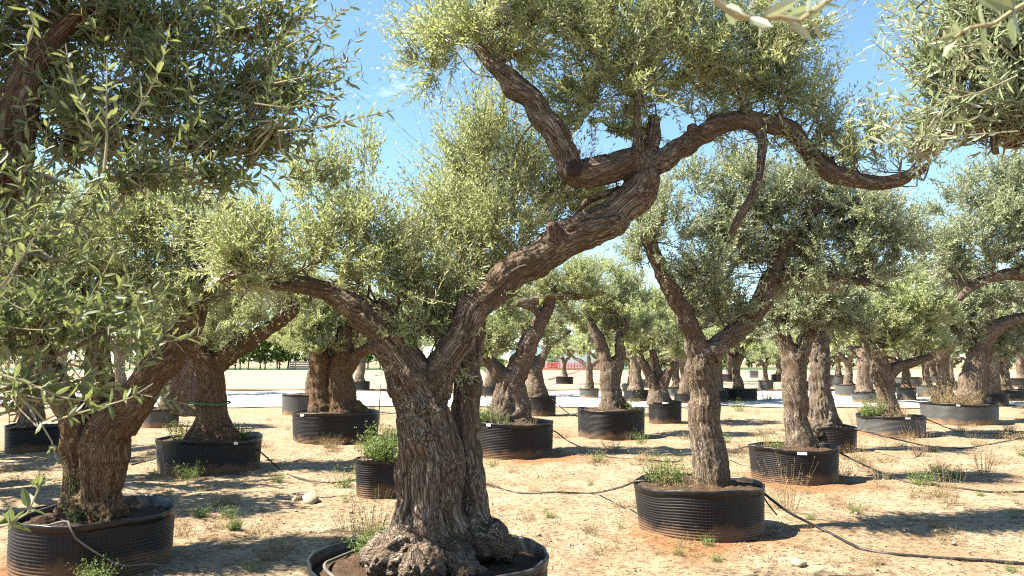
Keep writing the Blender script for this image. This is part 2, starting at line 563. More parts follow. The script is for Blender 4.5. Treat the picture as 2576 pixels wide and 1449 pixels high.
# ------------------------------------------------------------------ olive trees
def skeleton(limbs):
    """limbs: [(part name, [(x, y, z, r), ...])] -> fine polylines"""
    out = []
    for part, pts in limbs:
        a = np.asarray(pts, float)
        c = catmull(a, max(0.03, float(np.median(a[:, 3])) * 0.5))
        t = np.arange(len(c)) * 0.55
        c[:, 3] *= 1 + 0.16 * pnoise(np.stack([t + c[0, 0] * 7, 0 * t + c[0, 1], 0 * t + c[0, 2] * 3], -1))
        w = 0.25 * c[:, 3] * (np.arange(len(c)) > 1)
        c[:, 0] += w * pnoise(np.stack([t * .7, 0 * t + 3 + c[0, 0], 0 * t], -1))
        c[:, 2] += w * pnoise(np.stack([t * .7, 0 * t + 9, 0 * t + c[0, 0]], -1))
        out.append((part, c))
    return out

def wood_parts(root, base, limbs, voxel, mats, amp=1.0, seed=0, ridge=0.055):
    sk = skeleton(limbs)
    mb = MB()
    for part, a in sk:
        r = np.maximum(a[:, 3] * 0.92, voxel * 1.3)
        mb.tube(a[:, :3] - base, r, 12)
    me = mb.mesh('tmp', [], True)
    o = bpy.data.objects.new('tmp', me)
    COL.objects.link(o)
    md = o.modifiers.new('r', 'REMESH'); md.mode = 'VOXEL'; md.voxel_size = voxel
    ms = o.modifiers.new('s', 'SMOOTH'); ms.factor = 0.5; ms.iterations = 7
    dg = bpy.context.evaluated_depsgraph_get()
    dg.update()
    ev = o.evaluated_get(dg)
    m2 = bpy.data.meshes.new_from_object(ev)
    bpy.data.objects.remove(o)
    nv = len(m2.vertices)
    V = np.empty(nv * 3, np.float32); m2.vertices.foreach_get('co', V); V = V.reshape(-1, 3).astype(float)
    NR = np.empty(nv * 3, np.float32); m2.vertices.foreach_get('normal', NR); NR = NR.reshape(-1, 3).astype(float)
    npol = len(m2.polygons)
    F = np.empty(len(m2.loops), np.int32); m2.loops.foreach_get('vertex_index', F)
    F = F.reshape(npol, -1)
    bpy.data.meshes.remove(m2)
    u0 = np.array([0.35, 0.25, 0.9]) * 0.17
    segA, segB, rA, sA, lid = [], [], [], [], []
    for li, (part, a) in enumerate(sk):
        step = max(1, len(a) // 26)
        idx = list(range(0, len(a), step))
        if idx[-1] != len(a) - 1: idx.append(len(a) - 1)
        b = a[idx]
        cum = np.concatenate([[0], np.cumsum(np.linalg.norm(np.diff(b[:, :3], axis=0), axis=1))]) + float(b[0, 2] - base[2])
        segA.append(b[:-1, :3] - base); segB.append(b[1:, :3] - base); rA.append((b[:-1, 3] + b[1:, 3]) / 2); sA.append(cum[:-1]); lid += [li] * (len(b) - 1)
    segA, segB, rA, sA, lid = np.vstack(segA), np.vstack(segB), np.concatenate(rA), np.concatenate(sA), np.array(lid)
    AB = segB - segA; ABl = np.linalg.norm(AB, axis=1)
    co = np.zeros_like(V); owner = np.zeros(nv, int); locr = np.zeros(nv)
    for i0 in range(0, nv, 20000):
        v = V[i0:i0 + 20000]
        D = v[:, None] - segA[None]
        t = np.clip(np.sum(D * AB[None], -1) / (ABl ** 2 + 1e-9), 0, 1)
        off = D - t[..., None] * AB[None]
        dist = np.linalg.norm(off, axis=-1) / rA[None]
        best = dist.min(1, keepdims=True)
        w = np.exp(-(dist - best) * 9.0)
        w /= w.sum(1, keepdims=True)
        s = sA[None] + t * ABl[None]
        co[i0:i0 + 20000] = np.einsum('vs,vsk->vk', w, off) + np.einsum('vs,vs->v', w, s)[:, None] * u0
        owner[i0:i0 + 20000] = lid[np.argmin(dist, 1)]
        locr[i0:i0 + 20000] = rA[np.argmin(dist, 1)]
    sd = seed * 5.3
    k1 = np.clip(locr / 0.12, 0.15, 1.3)
    rid = 0.45 - np.abs(pnoise(co / ridge + sd)) * 1.6
    disp = amp * (0.015 * k1 * pnoise(co / 0.17 + sd + 3) + 0.020 * k1 * rid * (locr > 0.02) + 0.011 * k1 * pnoise(V / 0.11 + sd))
    if voxel < 0.016:
        disp += amp * 0.010 * np.clip(k1, .3, 1) * (0.45 - np.abs(pnoise(co / 0.022 + sd)) * 1.6)
    rootm = np.array([p.startswith('root') for p, a in sk])[owner]
    if rootm.any():
        disp += np.where(rootm, amp * (0.022 * fbm(V / 0.075 + sd, 4) + 0.012 * (1 - 2 * np.abs(pnoise(V / 0.03)))), 0)
    V2 = V + NR * disp[:, None]
    # smooth normals of the whole surface, so cuts between parts do not show
    tri = V2[F]
    fn = np.cross(tri[:, 2] - tri[:, 0], tri[:, 3 if F.shape[1] == 4 else 1] - tri[:, 1])
    VN = np.zeros_like(V2)
    for c in range(F.shape[1]):
        np.add.at(VN, F[:, c], fn)
    VN = norm(VN)
    groups = {}
    for li, (part, a) in enumerate(sk):
        groups.setdefault(part, []).append(li)
    fo = owner[F[:, 0]]
    made = []
    for key, lis in groups.items():
        fm = F[np.isin(fo, lis)]
        if len(fm) == 0: continue
        used, inv = np.unique(fm, return_inverse=True)
        name = key.split('/')[0]
        me = mesh_from(name, V2[used], [(inv.reshape(fm.shape), 0)], [mats.get(name, mats['trunk'])], True)
        at = me.attributes.new('bark_co', 'FLOAT_VECTOR', 'POINT')
        at.data.foreach_set('vector', np.ascontiguousarray(co[used], np.float32).ravel())
        me.normals_split_custom_set_from_vertices([tuple(x) for x in VN[used]])
        made.append(obj(name, me, root))
    return sk, made

def crown_mesh(base, sk, pads, L, W, cover, rng, mats, ln=0.30, nl=26, hi=False, branchlets=9, stem_r=0.0022, name='crown'):
    """pads: (center, rx, ry, rz, kwargs)"""
    mb = MB()
    pts = np.vstack([a for p, a in sk]) if sk else None
    for c, rx, ry, rz, kw in pads:
        c = np.asarray(c)
        area = PI * rx * rz
        dens = kw.get('dens', 1.0)
        lnp = kw.get('ln', ln)
        n = max(4, int(1.45 * cover * dens * 2 * area / (0.52 * L * W) / nl))
        o, d = pad_shoots(c, rx, ry, rz, n, rng, kw.get('up', 0.7), kw.get('out', 0.9), kw.get('shell', 0.4), kw.get('bias', (0, 0, 0)), 14)
        foliage(mb, o - base, d, lnp * rng.uniform(0.55, 1.25, n) * np.where(rng.random(n) < .12, 1.7, 1), L, W, nl, rng, hi, kw.get('bend', 0.25), stem_r, spread=kw.get('spread', 0.8))
        if pts is not None and branchlets:
            dd = np.linalg.norm(pts[:, :3] - c, axis=1)
            near = pts[np.argsort(dd)[:6]]
            for _ in range(branchlets):
                s = near[rng.integers(len(near)), :3]
                e = o[rng.integers(n)]
                if np.linalg.norm(e - s) > 1.9 * max(rx, rz): continue
                m1 = s * 0.6 + e * 0.4 + rng.normal(0, 0.06, 3)
                pa = catmull(np.vstack([s, m1, e]), 0.08)
                r0 = 0.005 + 0.005 * rng.random()
                mb.tube(pa - base, np.linspace(r0, 0.003, len(pa)), 5, 2, False)
    return mb.mesh(name, mats, False)

def px_limbs(spec, Y0):
    out = []
    for part, pts in spec:
        q = []
        for (x, y, dy, r) in pts:
            p = P(x, y, Y0 + dy)
            q.append((*p, r * S(x, y, Y0 + dy)))
        out.append((part, q))
    return out

def px_pads(spec, Y0):
    out = []
    for t in spec:
        x, y, dy, rx, rz = t[:5]
        kw = t[5] if len(t) > 5 else {}
        s = S(x, y, Y0 + dy)
        out.append((P(x, y, Y0 + dy), rx * s, kw.get('rd', 0.62 * (rx + rz) * s), rz * s, kw))
    return out

def olive(label, base, limbs, pads, voxel, L, W, cover, seed, leaf=None, amp=1.0, wood=None, ln=0.30, nl=26, hi=False, branchlets=9, ridge=0.055, group=None, stem_r=0.0022, name='olive_tree'):
    rng = np.random.default_rng(seed)
    base = np.asarray(base, float)
    root = thing(name, label, 'tree', base, group)
    mats = {'trunk': wood or M_BARK, 'root_flare': wood or M_BARK, 'cut_stump': M_CUT}
    sk, parts = wood_parts(root, base, limbs, voxel, mats, amp, seed, ridge)
    me = crown_mesh(base, sk, pads, L, W, cover, rng, [leaf or M_LEAF, M_TWIG, M_BRANCHLET], ln, nl, hi, branchlets, stem_r)
    obj('crown', me, root)
    return root

# ------------------------------------------------------------------ pots
def make_pot(label, x, y_base, w, y_rim, group=None, mat=None, mat_rim=None, seed=0, tags=(), fine=True, R=None, Yc=None, h=None, group_cat='pot', fill=0.05, name='plant_pot', wob=1.0):
    rng = np.random.default_rng(seed + 900)
    if Yc is None:
        df = G(x, y_base)[1]
        kx = w / 2 / FPX
        R = kx * df
        for _ in range(8):
            Yc = df + R
            dep = Yc * math.cos(PITCH) + (0.3 - EYE[2]) * math.sin(PITCH)
            R = 0.975 * kx * dep
        h = P(x, y_rim, df)[2]
    cx = (x - CX) / FPX * (Yc * math.cos(PITCH) + (0.3 - EYE[2]) * math.sin(PITCH))
    loc = np.array([cx, Yc, 0.0])
    root = thing(name, label, 'pot', loc, group)
    na = 128 if fine else 40
    nzr = int(h / (0.0065 if fine else 0.02))
    th = np.linspace(0, 2 * PI, na + 1)
    z = np.linspace(-0.04, h - 0.05, nzr)
    T, Z = np.meshgrid(th, z)
    ph = rng.uniform(0, 6.28, 6)
    def warp(t, zz):
        return wob * (0.010 * np.sin(2 * t + ph[0]) + 0.007 * np.sin(3 * t + ph[1]) + 0.004 * np.sin(5 * t + ph[2])) * (0.5 + zz / h)
    def dz(t):
        return wob * (0.010 * np.sin(2 * t + ph[3]) + 0.008 * np.sin(3 * t + ph[4]) + 0.004 * np.sin(7 * t + ph[5]))
    rib = 0.0042 * np.sin(2 * PI * Z / 0.025) if fine else 0.0
    Rr = R * (0.965 + 0.03 * Z / h) + rib + warp(T, Z)
    ZZ = Z + dz(T) * np.clip(Z / h, 0, 1)
    V = np.stack([Rr * np.cos(T), Rr * np.sin(T), ZZ], -1).reshape(-1, 3)
    n1 = na + 1
    i = np.arange(nzr - 1)[:, None] * n1; j = np.arange(na)[None]
    Q = np.stack([i + j, i + j + 1, i + n1 + j + 1, i + n1 + j], -1).reshape(-1, 4)
    me = mesh_from('shell', V, [(Q, 0)], [mat or M_POT], True)
    uvl = me.uv_layers.new(name='UVMap')
    U = np.stack([T * R, Z], -1).reshape(-1, 2)
    uvl.data.foreach_set('uv', np.ascontiguousarray(U[Q.ravel()], np.float32).ravel())
    sh = obj('shell', me, root)
    # rolled plain rim band, inner face included
    prof = [(0.000, h - 0.052), (0.006, h - 0.050), (0.007, h - 0.008), (0.004, h), (-0.006, h + 0.001), (-0.011, h - 0.010), (-0.012, h - 0.16)]
    th2 = np.linspace(0, 2 * PI, na, endpoint=False)
    V = []
    for (dr, zz) in prof:
        rr = R * (0.965 + 0.03 * zz / h) + dr + warp(th2, zz) + 0.004 * np.sin(23 * th2 + ph[1]) * (zz > h - .03)
        V.append(np.stack([rr * np.cos(th2), rr * np.sin(th2), zz + dz(th2)], -1))
    V = np.vstack(V)
    kp = len(prof)
    i = np.arange(kp - 1)[:, None] * na; j = np.arange(na)[None]; j2 = (j + 1) % na
    Q = np.stack([i + j, i + j2, i + na + j2, i + na + j], -1).reshape(-1, 4)
    obj('rim', mesh_from('rim', V, [(Q, 0)], [mat_rim or M_RIM], True), root)
    # soil
    nr = 26 if fine else 8
    rr = np.linspace(0, 1, nr + 1)[1:]
    nt_ = 64 if fine else 24
    ta = np.linspace(0, 2 * PI, nt_, endpoint=False)
    V = [[0, 0, 0]]
    for r in rr:
        for t in ta: V.append([r * math.cos(t), r * math.sin(t), 0])
    V = np.array(V)
    rad = np.hypot(V[:, 0], V[:, 1])
    hz = h - fill + 0.05 * (1 - rad ** 2)
    pn = V * R * 7 + loc * 3
    hz += 0.035 * fbm(pn, 3) * (1 - rad ** 6)
    tt = np.arctan2(V[:, 1], V[:, 0])
    V = np.stack([V[:, 0] * (R * 0.985 - 0.006 + warp(tt, h)), V[:, 1] * (R * 0.985 - 0.006 + warp(tt, h)), hz], -1)
    Tt = np.stack([np.zeros(nt_, int), 1 + np.arange(nt_), 1 + (np.arange(nt_) + 1) % nt_], -1)
    i = 1 + np.arange(nr - 1)[:, None] * nt_; j = np.arange(nt_)[None]; j2 = (j + 1) % nt_
    Q = np.stack([i + j, i + nt_ + j, i + nt_ + j2, i + j2], -1).reshape(-1, 4)
    obj('soil', mesh_from('soil', V, [(Q, 0), (Tt, 0)], [M_SOIL], True), root)
    for (a, wd) in tags:          # small white plant labels clipped to the rim
        a = math.radians(a)
        mbt = MB()
        na_ = 6
        aa = np.linspace(a - wd / R / 2, a + wd / R / 2, na_)
        r0 = R * (0.995) + warp(aa, h) + 0.010
        top = np.stack([r0 * np.cos(aa), r0 * np.sin(aa), h - 0.012 + dz(aa)], -1)
        bot = np.stack([(r0 + .003) * np.cos(aa), (r0 + .003) * np.sin(aa), h - 0.048 + dz(aa)], -1)
        ti = top - np.stack([np.cos(aa), np.sin(aa), 0 * aa], -1) * 0.002
        bi = bot - np.stack([np.cos(aa), np.sin(aa), 0 * aa], -1) * 0.002
        V = np.vstack([top, bot, ti, bi])
        q = []
        for s in range(na_ - 1):
            q += [[s, s + 1, na_ + s + 1, na_ + s], [2 * na_ + s + 1, 2 * na_ + s, 3 * na_ + s, 3 * na_ + s + 1], [s + 1, s, 2 * na_ + s, 2 * na_ + s + 1], [na_ + s, na_ + s + 1, 3 * na_ + s + 1, 3 * na_ + s]]
        mbt.add(V, q)
        obj('label_tag', mbt.mesh('label_tag', [M_TAG], False), root)
    root['_R'] = R; root['_h'] = h
    return root, loc, R, h

# ================================================================== THE PLACE
TREES_G, POTS_G = 'potted olive trees in rows', 'black nursery pots holding the olive trees'

# ------------------------------------------------------------------ pots
pot = {}
def pp(key, label, x, yb, w, yr, **kw):
    pot[key] = make_pot(label, x, yb, w, yr, POTS_G, seed=len(pot), **kw)
pp('M', 'wide black pot under the big forked olive, cut off by the bottom edge', 1079, 0, 0, 0, R=0.67, Yc=4.5, h=0.49, fill=0.07)
pp('L', 'wide black ribbed pot with crumpled rim at the bottom left corner', 238, 1472, 388, 1322, tags=((214, 0.075),), fill=0.08, wob=1.25)
pp('A', 'black ribbed pot stained orange at its foot, holding the straight trunk', 1762, 1368, 320, 1240, fill=0.04, wob=1.3)
pp('D', 'black pot under the trunk with the green band', 530, 1197, 252, 1112, tags=((318, 0.06),), wob=1.2)
pp('B', 'black ribbed pot with white rim label, behind the orange-stained pot', 1995, 1221, 216, 1133, tags=((262, 0.12),))
pp('E2', 'black ribbed pot just right of the big forked trunk, weeds on its soil', 1290, 1156, 212, 1068, tags=((236, 0.08),))
pp('E', 'large dark pot with the thick double trunk, left of the big forked trunk', 845, 1117, 220, 1042, tags=((236, 0.10),))
pp('C', 'grey-black ribbed pot in the middle distance with a green weed at its right foot', 1537, 1106, 176, 1033, wob=1.2)
pp('B2', 'small black pot under the gnarled trunk full of holes', 2090, 1141, 122, 1076)
pp('T', 'pale dusty green-grey pot with a white label, right of the gnarled trunk', 2240, 1103, 165, 1050, mat=M_POT_G, tags=((272, 0.11),))
pp('R', 'broad dusty pot at the right with dry weeds spilling over it', 2412, 1071, 178, 1018, mat=M_POT_G, tags=((240, 0.08),))
pp('C2', 'small black pot in the shade beneath the V shaped trunk', 1672, 1069, 84, 1010, fine=False, tags=((262, 0.14),))
pp('E3', 'dark pot half hidden behind the weedy pot next to the big trunk', 1362, 1048, 74, 998, fine=False)
pp('F', 'grey dusty pot standing by the white road behind the thick double trunk', 762, 1045, 106, 994, fine=False, mat=M_POT_G)
pp('G', 'low grey pot behind the trunk with the green band', 402, 1079, 96, 1032, fine=False, mat=M_POT_G)
pp('H', 'black ribbed pot at the left edge behind the front left trunk', 88, 1141, 132, 1074)
pp('S', 'small tall ribbed pot with a bright green bush behind the big forked trunk', 953, 1254, 112, 1158, wob=0.7, fill=0.03)

def soil_base(key, dx=0.0, dy=0.0):
    _, loc, R, h = pot[key]
    return np.array([loc[0] + dx, loc[1] + dy, h - 0.06])

# ------------------------------------------------------------------ the big forked olive
Y0 = pot['M'][1][1]
m_limbs = px_limbs([
    ('trunk', [(1095, 1430, .0, 120), (1088, 1340, -.02, 92), (1082, 1250, -.03, 82), (1075, 1150, -.03, 80), (1064, 1060, -.03, 76), (1050, 990, 0, 72), (1040, 940, 0, 62)]),
    ('trunk', [(1215, 1400, .05, 85), (1192, 1300, .10, 48), (1184, 1220, .14, 38), (1178, 1130, .17, 36), (1170, 1040, .20, 36), (1172, 950, .22, 36), (1188, 870, .25, 34), (1202, 800, .28, 26)]),
    ('trunk', [(1115, 1420, -.05, 90), (1108, 1320, -.02, 56), (1098, 1230, 0, 46), (1090, 1120, .0, 42), (1082, 1020, .0, 46), (1078, 960, 0, 46)]),
    ('trunk', [(1010, 1420, -.08, 70), (1022, 1330, -.05, 46), (1035, 1250, -.03, 44), (1040, 1150, -.02, 46)]),
    ('limb/a', [(1040, 970, 0, 66), (1005, 900, .0, 60), (965, 835, -.02, 55), (915, 785, -.05, 44), (860, 750, -.08, 33), (805, 725, -.1, 27), (745, 712, -.15, 23), (690, 715, -.2, 19), (620, 700, -.25, 16), (555, 690, -.3, 12)]),
    ('limb/a', [(960, 840, 0, 40), (968, 790, .02, 34), (975, 758, .02, 30)]),
    ('limb/b', [(1085, 980, 0, 52), (1112, 920, 0, 46), (1148, 855, .02, 42), (1188, 785, .04, 42), (1240, 735, .05, 44), (1305, 680, .05, 50), (1385, 622, .05, 52), (1465, 578, .05, 48), (1540, 545, .05, 50), (1595, 500, .05, 52), (1618, 445, .05, 47), (1620, 400, .05, 40)]),
    ('limb/c', [(1612, 405, .05, 42), (1560, 415, .03, 40), (1500, 432, 0, 40), (1452, 440, -.02, 40), (1428, 410, -.03, 37), (1408, 355, -.03, 35), (1365, 288, -.03, 34), (1315, 232, -.02, 32), (1272, 190, 0, 28), (1240, 162, .02, 20), (1200, 120, .05, 14)]),
    ('limb/d', [(1625, 425, .05, 38), (1680, 393, .05, 31), (1740, 355, .05, 30), (1800, 320, .04, 29), (1860, 303, .03, 28), (1925, 308, .02, 27), (1985, 325, 0, 26), (2020, 365, 0, 25), (2060, 412, 0, 25), (2120, 446, -.02, 24), (2190, 460, -.04, 21), (2260, 454, -.06, 18), (2315, 428, -.08, 13), (2335, 415, -.08, 9)]),
    ('branch/e', [(1908, 312, .02, 17), (1918, 375, 0, 13), (1908, 445, -.02, 12), (1882, 510, -.03, 12), (1850, 562, -.02, 13), (1835, 590, 0, 8)]),
    ('branch/f', [(1606, 420, .0, 26), (1605, 340, -.02, 15), (1604, 255, -.02, 11), (1612, 190, 0, 8)]),
    ('branch/g', [(1630, 400, .06, 28), (1640, 345, .06, 22), (1650, 292, .06, 17)]),
    ('branch/h', [(1455, 530, .1, 9), (1480, 505, .1, 11), (1530, 485, .1, 10), (1560, 470, .08, 8)]),
    ('stub', [(1755, 352, .02, 20), (1744, 328, -.01, 17), (1738, 312, -.02, 13)]),
    ('stub/b', [(2085, 432, 0, 17), (2092, 408, -.01, 13), (2096, 396, -.02, 10)]),
    ('stub/c', [(1400, 610, 0, 30), (1392, 572, -.05, 20), (1388, 560, -.06, 16)]),
    ('cut_stump', [(1447, 430, -.05, 26), (1444, 422, -.115, 25)]),
    ('root_flare', [(1070, 1400, -.1, 84), (1000, 1414, -.2, 62), (925, 1424, -.25, 36)]),
    ('root_flare', [(1070, 1422, -.2, 70), (1060, 1444, -.35, 56), (1040, 1462, -.45, 40)]),
    ('root_flare', [(1110, 1412, -.1, 80), (1160, 1434, -.25, 48), (1190, 1462, -.35, 34)]),
    ('root_flare', [(1190, 1370, .05, 60), (1240, 1360, .0, 44), (1290, 1390, -.05, 26)]),
    ('root_flare', [(1010, 1370, -.02, 50), (965, 1385, .0, 40), (915, 1420, -.05, 26)]),
    ('root_flare', [(1150, 1380, .1, 70), (1160, 1390, .3, 60)]),
], Y0)
m_pads = px_pads([
    (1190, 100, .05, 165, 125, dict(up=.35, bias=(-.35, 0, 0))), (1065, 170, 0, 70, 65, dict(up=.2, bias=(-.7, 0, 0), dens=.7)), (1330, 90, .35, 130, 110), (1270, 0, .1, 200, 110),
    
    (1520, 190, .15, 150, 190, dict(up=.9)), (1690, 160, .15, 170, 180, dict(up=.8)), (1600, 20, .1, 250, 120, dict(up=.8)), (1550, 320, .3, 90, 70, dict(dens=.7)), (1760, 290, .1, 80, 60, dict(dens=.7)),
    (1880, 180, .1, 150, 130, dict(up=.8)), (1995, 190, .1, 90, 140, dict(up=.9, dens=.75)), (1920, 60, .15, 130, 110, dict(up=.8, dens=.8)), (2070, 310, .05, 60, 80, dict(dens=.8)),
    (2170, 385, 0, 110, 45, dict(up=.9, dens=1.0)), (2080, 350, .02, 70, 45, dict(dens=1.0)), (2250, 410, -.03, 70, 30, dict(up=.9)), (2330, 385, -.08, 60, 28, dict(up=.6, bias=(.5, 0, 0))), (770, 480, .2, 110, 80, dict(up=1.6, dens=.6)), (930, 430, .25, 22, 70, dict(up=2.2, out=.2, dens=.8)), (820, 450, .2, 40, 60, dict(up=2, out=.3, dens=.6)), (1860, 365, 0, 30, 30, dict(up=-.6, dens=.6)), (1990, 360, .1, 60, 50, dict(dens=.7)),
    (850, 630, .05, 140, 120, dict(up=1.0)), (700, 635, -.08, 150, 105, dict(up=.7)), (585, 655, -.25, 130, 85, dict(up=.4)), (945, 680, .15, 85, 120, dict(up=1.2)), (900, 540, .2, 90, 90, dict(up=1.4, ln=.4, dens=.6)),
    (640, 675, -.35, 75, 42, dict(dens=1.0, up=.5)), (560, 690, -.35, 60, 45, dict(dens=1.0)), (1078, 855, .12, 62, 70, dict(dens=2.4, up=.9)), (1060, 780, .25, 85, 130, dict(up=1.5, out=.45, ln=.4, dens=1.2)), (1110, 850, .2, 45, 70, dict(up=1.3, out=.4, dens=1.3)), (1150, 720, .25, 70, 100, dict(up=1.5, out=.45, ln=.4)), (1140, 600, .6, 80, 140, dict(up=1.5, out=.45, ln=.4)), (1040, 640, .5, 70, 90, dict(up=1.4, out=.5, ln=.4)), (1215, 480, .85, 110, 160, dict(up=1.6, out=.4, ln=.45)), (1330, 500, .7, 120, 140, dict(up=1.4, out=.5, ln=.4)),
    (1440, 510, .6, 90, 80, dict(up=.8)), (1290, 620, .25, 100, 90, dict(up=1.2, out=.5)), (1250, 600, .4, 90, 100, dict(up=1.3, out=.5)), (1210, 690, .3, 60, 70, dict(up=1.3, out=.5, dens=1.2)), (1240, 370, .9, 70, 95, dict(up=1.6, out=.4, ln=.45, dens=.6)), (1440, 300, .5, 80, 120, dict(up=1.0, dens=.5)),
], Y0)
olive('big old olive in the centre with furrowed forked trunk and long crooked limb', soil_base('M'), m_limbs, m_pads, 0.0105, 0.046, 0.0104, 1.7, 1, M_LEAF_Y, 1.0, ln=.30, nl=26, branchlets=5, ridge=.05)

# ------------------------------------------------------------------ front left olive
Y0 = pot['L'][1][1]
l_limbs = px_limbs([
    ('trunk', [(200, 1300, 0, 60), (200, 1240, 0, 44), (203, 1160, 0, 42), (194, 1090, -.02, 41), (174, 1040, -.03, 38), (150, 990, -.05, 32), (132, 950, -.05, 26)]),
    ('trunk', [(262, 1300, -.04, 66), (255, 1240, -.05, 52), (262, 1160, -.05, 58), (278, 1090, -.04, 62), (300, 1040, -.03, 58)]),
    ('trunk', [(232, 1295, .12, 54), (240, 1200, .12, 46), (247, 1120, .10, 42), (248, 1050, .10, 37), (248, 1010, .10, 35)]),
    ('limb/a', [(290, 1070, -.03, 60), (338, 1005, -.03, 52), (388, 940, 0, 46), (430, 890, .03, 42), (462, 840, .06, 36), (492, 785, .1, 28), (510, 730, .12, 20), (500, 660, .15, 14)]),
    ('limb/b', [(245, 1020, .08, 40), (248, 950, .1, 36), (245, 880, .12, 30), (235, 800, .15, 24), (220, 720, .2, 18)]),
    ('limb/c', [(160, 995, -.05, 32), (130, 930, -.05, 26), (90, 860, 0, 20), (60, 780, 0, 14)]),
    ('root_flare', [(200, 1290, -.1, 50), (160, 1305, -.2, 34)]), ('root_flare/b', [(262, 1290, -.1, 50), (300, 1305, -.18, 34)]),
], Y0)
l_pads = px_pads([
    (300, 640, .1, 200, 130, dict(up=.9)), (130, 700, 0, 170, 130), (450, 600, .15, 150, 110, dict(up=1.0)), (420, 740, .1, 120, 90), (250, 760, .15, 160, 85), (80, 850, -.05, 130, 100), (-60, 760, 0, 150, 160),
    (200, 530, .4, 220, 90, dict(dens=.9)), (430, 500, .4, 140, 80, dict(dens=.8)), (20, 560, .4, 120, 100, dict(dens=.8)), (340, 860, .5, 70, 50, dict(dens=.5)), (150, 880, .3, 80, 50, dict(dens=.5)), (560, 700, .2, 80, 70, dict(dens=.8)),
], Y0)
olive('front left olive with two fused trunks and an orange-brown limb leaning right', soil_base('L'), l_limbs, l_pads, 0.013, 0.048, 0.0120, 1.8, 2, M_LEAF_Y, .9, M_BARK_O, ridge=.05, stem_r=.002)

# ------------------------------------------------------------------ the straight trunk on the right
Y0 = pot['A'][1][1]
a_limbs = px_limbs([
    ('trunk', [(1800, 1262, 0, 66), (1795, 1225, 0, 52), (1785, 1160, 0, 47), (1774, 1080, 0, 44), (1768, 1000, 0, 41), (1764, 930, 0, 38), (1764, 880, 0, 36)]),
    ('limb/a', [(1758, 895, 0, 32), (1738, 830, -.02, 27), (1703, 755, -.05, 24), (1668, 690, -.08, 23), (1640, 625, -.1, 21), (1625, 575, -.1, 16), (1630, 520, -.1, 10)]),
    ('limb/b', [(1785, 890, 0, 33), (1828, 852, 0, 29), (1878, 810, 0, 28), (1912, 765, 0, 27), (1932, 712, 0, 25), (1955, 660, .02, 20), (1990, 600, .05, 17), (2045, 575, .08, 15), (2110, 570, .1, 10)]),
    ('branch', [(1940, 700, 0, 18), (2000, 686, -.05, 17), (2060, 695, -.1, 15), (2130, 705, -.15, 12), (2190, 715, -.2, 8)]),
    ('branch/b', [(2030, 560, .1, 12), (2080, 490, .1, 11), (2100, 470, .1, 14)]),
    ('root_flare', [(1790, 1240, 0, 46), (1755, 1250, -.1, 34), (1715, 1250, -.2, 22)]), ('root_flare/b', [(1810, 1240, 0, 44), (1850, 1245, -.08, 24)]),
], Y0)
a_pads = px_pads([
    (1670, 570, -.05, 90, 110, dict(up=.9)), (1640, 640, -.1, 60, 60), (1770, 720, .1, 85, 110, dict(up=.8)), (1850, 640, .15, 110, 110, dict(up=1.0)), (1820, 780, .05, 70, 50, dict(dens=.8)), (1900, 510, .15, 110, 120, dict(up=1.1)),
    (2030, 500, .15, 120, 90, dict(up=.8)), (2110, 560, .1, 130, 100), (2200, 600, 0, 110, 90), (2080, 650, .05, 130, 55, dict(up=.4)), (2150, 700, -.1, 110, 45, dict(up=.3)), (2280, 560, .1, 70, 60, dict(dens=.6)), (1740, 470, .1, 80, 70, dict(dens=.6, up=1.2)), (1990, 620, .1, 90, 60), (2000, 720, .15, 100, 45, dict(up=.3)), (2230, 680, .1, 90, 50, dict(dens=.8)), (1800, 800, -.02, 55, 40, dict(dens=1.2)), (1860, 560, .1, 80, 70),
], Y0)
olive('olive with a single straight trunk forking high, standing in the orange-stained pot', soil_base('A'), a_limbs, a_pads, 0.013, 0.048, 0.0125, 1.85, 3, M_LEAF, .6, ridge=.04, stem_r=.002)

# ------------------------------------------------------------------ middle distance olives
def mid(key, label, limbs, pads, voxel, L, W, cover, seed, leaf=None, wood=None, amp=1.0, nl=24, branchlets=6, **kw):
    Y = pot[key][1][1]
    return olive(label, soil_base(key), px_limbs(limbs, Y), px_pads(pads, Y), voxel, L, W, cover, seed, leaf, amp, wood, ln=.33, nl=nl, branchlets=branchlets, stem_r=.002, group=TREES_G, **kw)

mid('D', 'olive with a thick short trunk tied with a green band and a limb reaching right', [
    ('trunk', [(528, 1110, 0, 62), (528, 1060, 0, 46), (528, 1000, 0, 38), (526, 940, 0, 36), (515, 895, 0, 32)]),
    ('trunk', [(560, 1110, .1, 40), (556, 1050, .1, 20), (552, 1000, .1, 18)]),
    ('limb/a', [(520, 915, 0, 30), (490, 870, 0, 24), (460, 820, .05, 18), (440, 770, .1, 12)]),
    ('limb/b', [(535, 930, 0, 26), (575, 892, -.05, 25), (625, 862, -.1, 24), (675, 828, -.15, 21), (718, 800, -.2, 17), (742, 778, -.22, 14), (738, 745, -.22, 11), (700, 715, -.2, 8)]),
    ('root_flare', [(500, 1100, -.1, 36), (480, 1115, -.25, 24)]), ('root_flare/b', [(560, 1100, -.1, 36), (590, 1112, -.2, 22)]),
], [(600, 800, -.25, 100, 60, dict(dens=1)), (745, 765, -.3, 55, 38, dict(dens=1.2)), (520, 850, -.3, 50, 40, dict(dens=.8)), (470, 780, .1, 110, 90), (700, 740, -.1, 90, 60), (400, 850, .2, 100, 80), (540, 720, .2, 120, 70), (780, 740, -.2, 60, 45, dict(dens=.7)), (610, 860, -.1, 50, 30, dict(dens=.8)), (500, 850, .3, 80, 50), (650, 770, .2, 80, 60)],
    0.02, .058, .016, 1.8, 4, M_LEAF_Y, M_BARK_O, .8)
b_y = pot['D'][1][1]
band = MB()
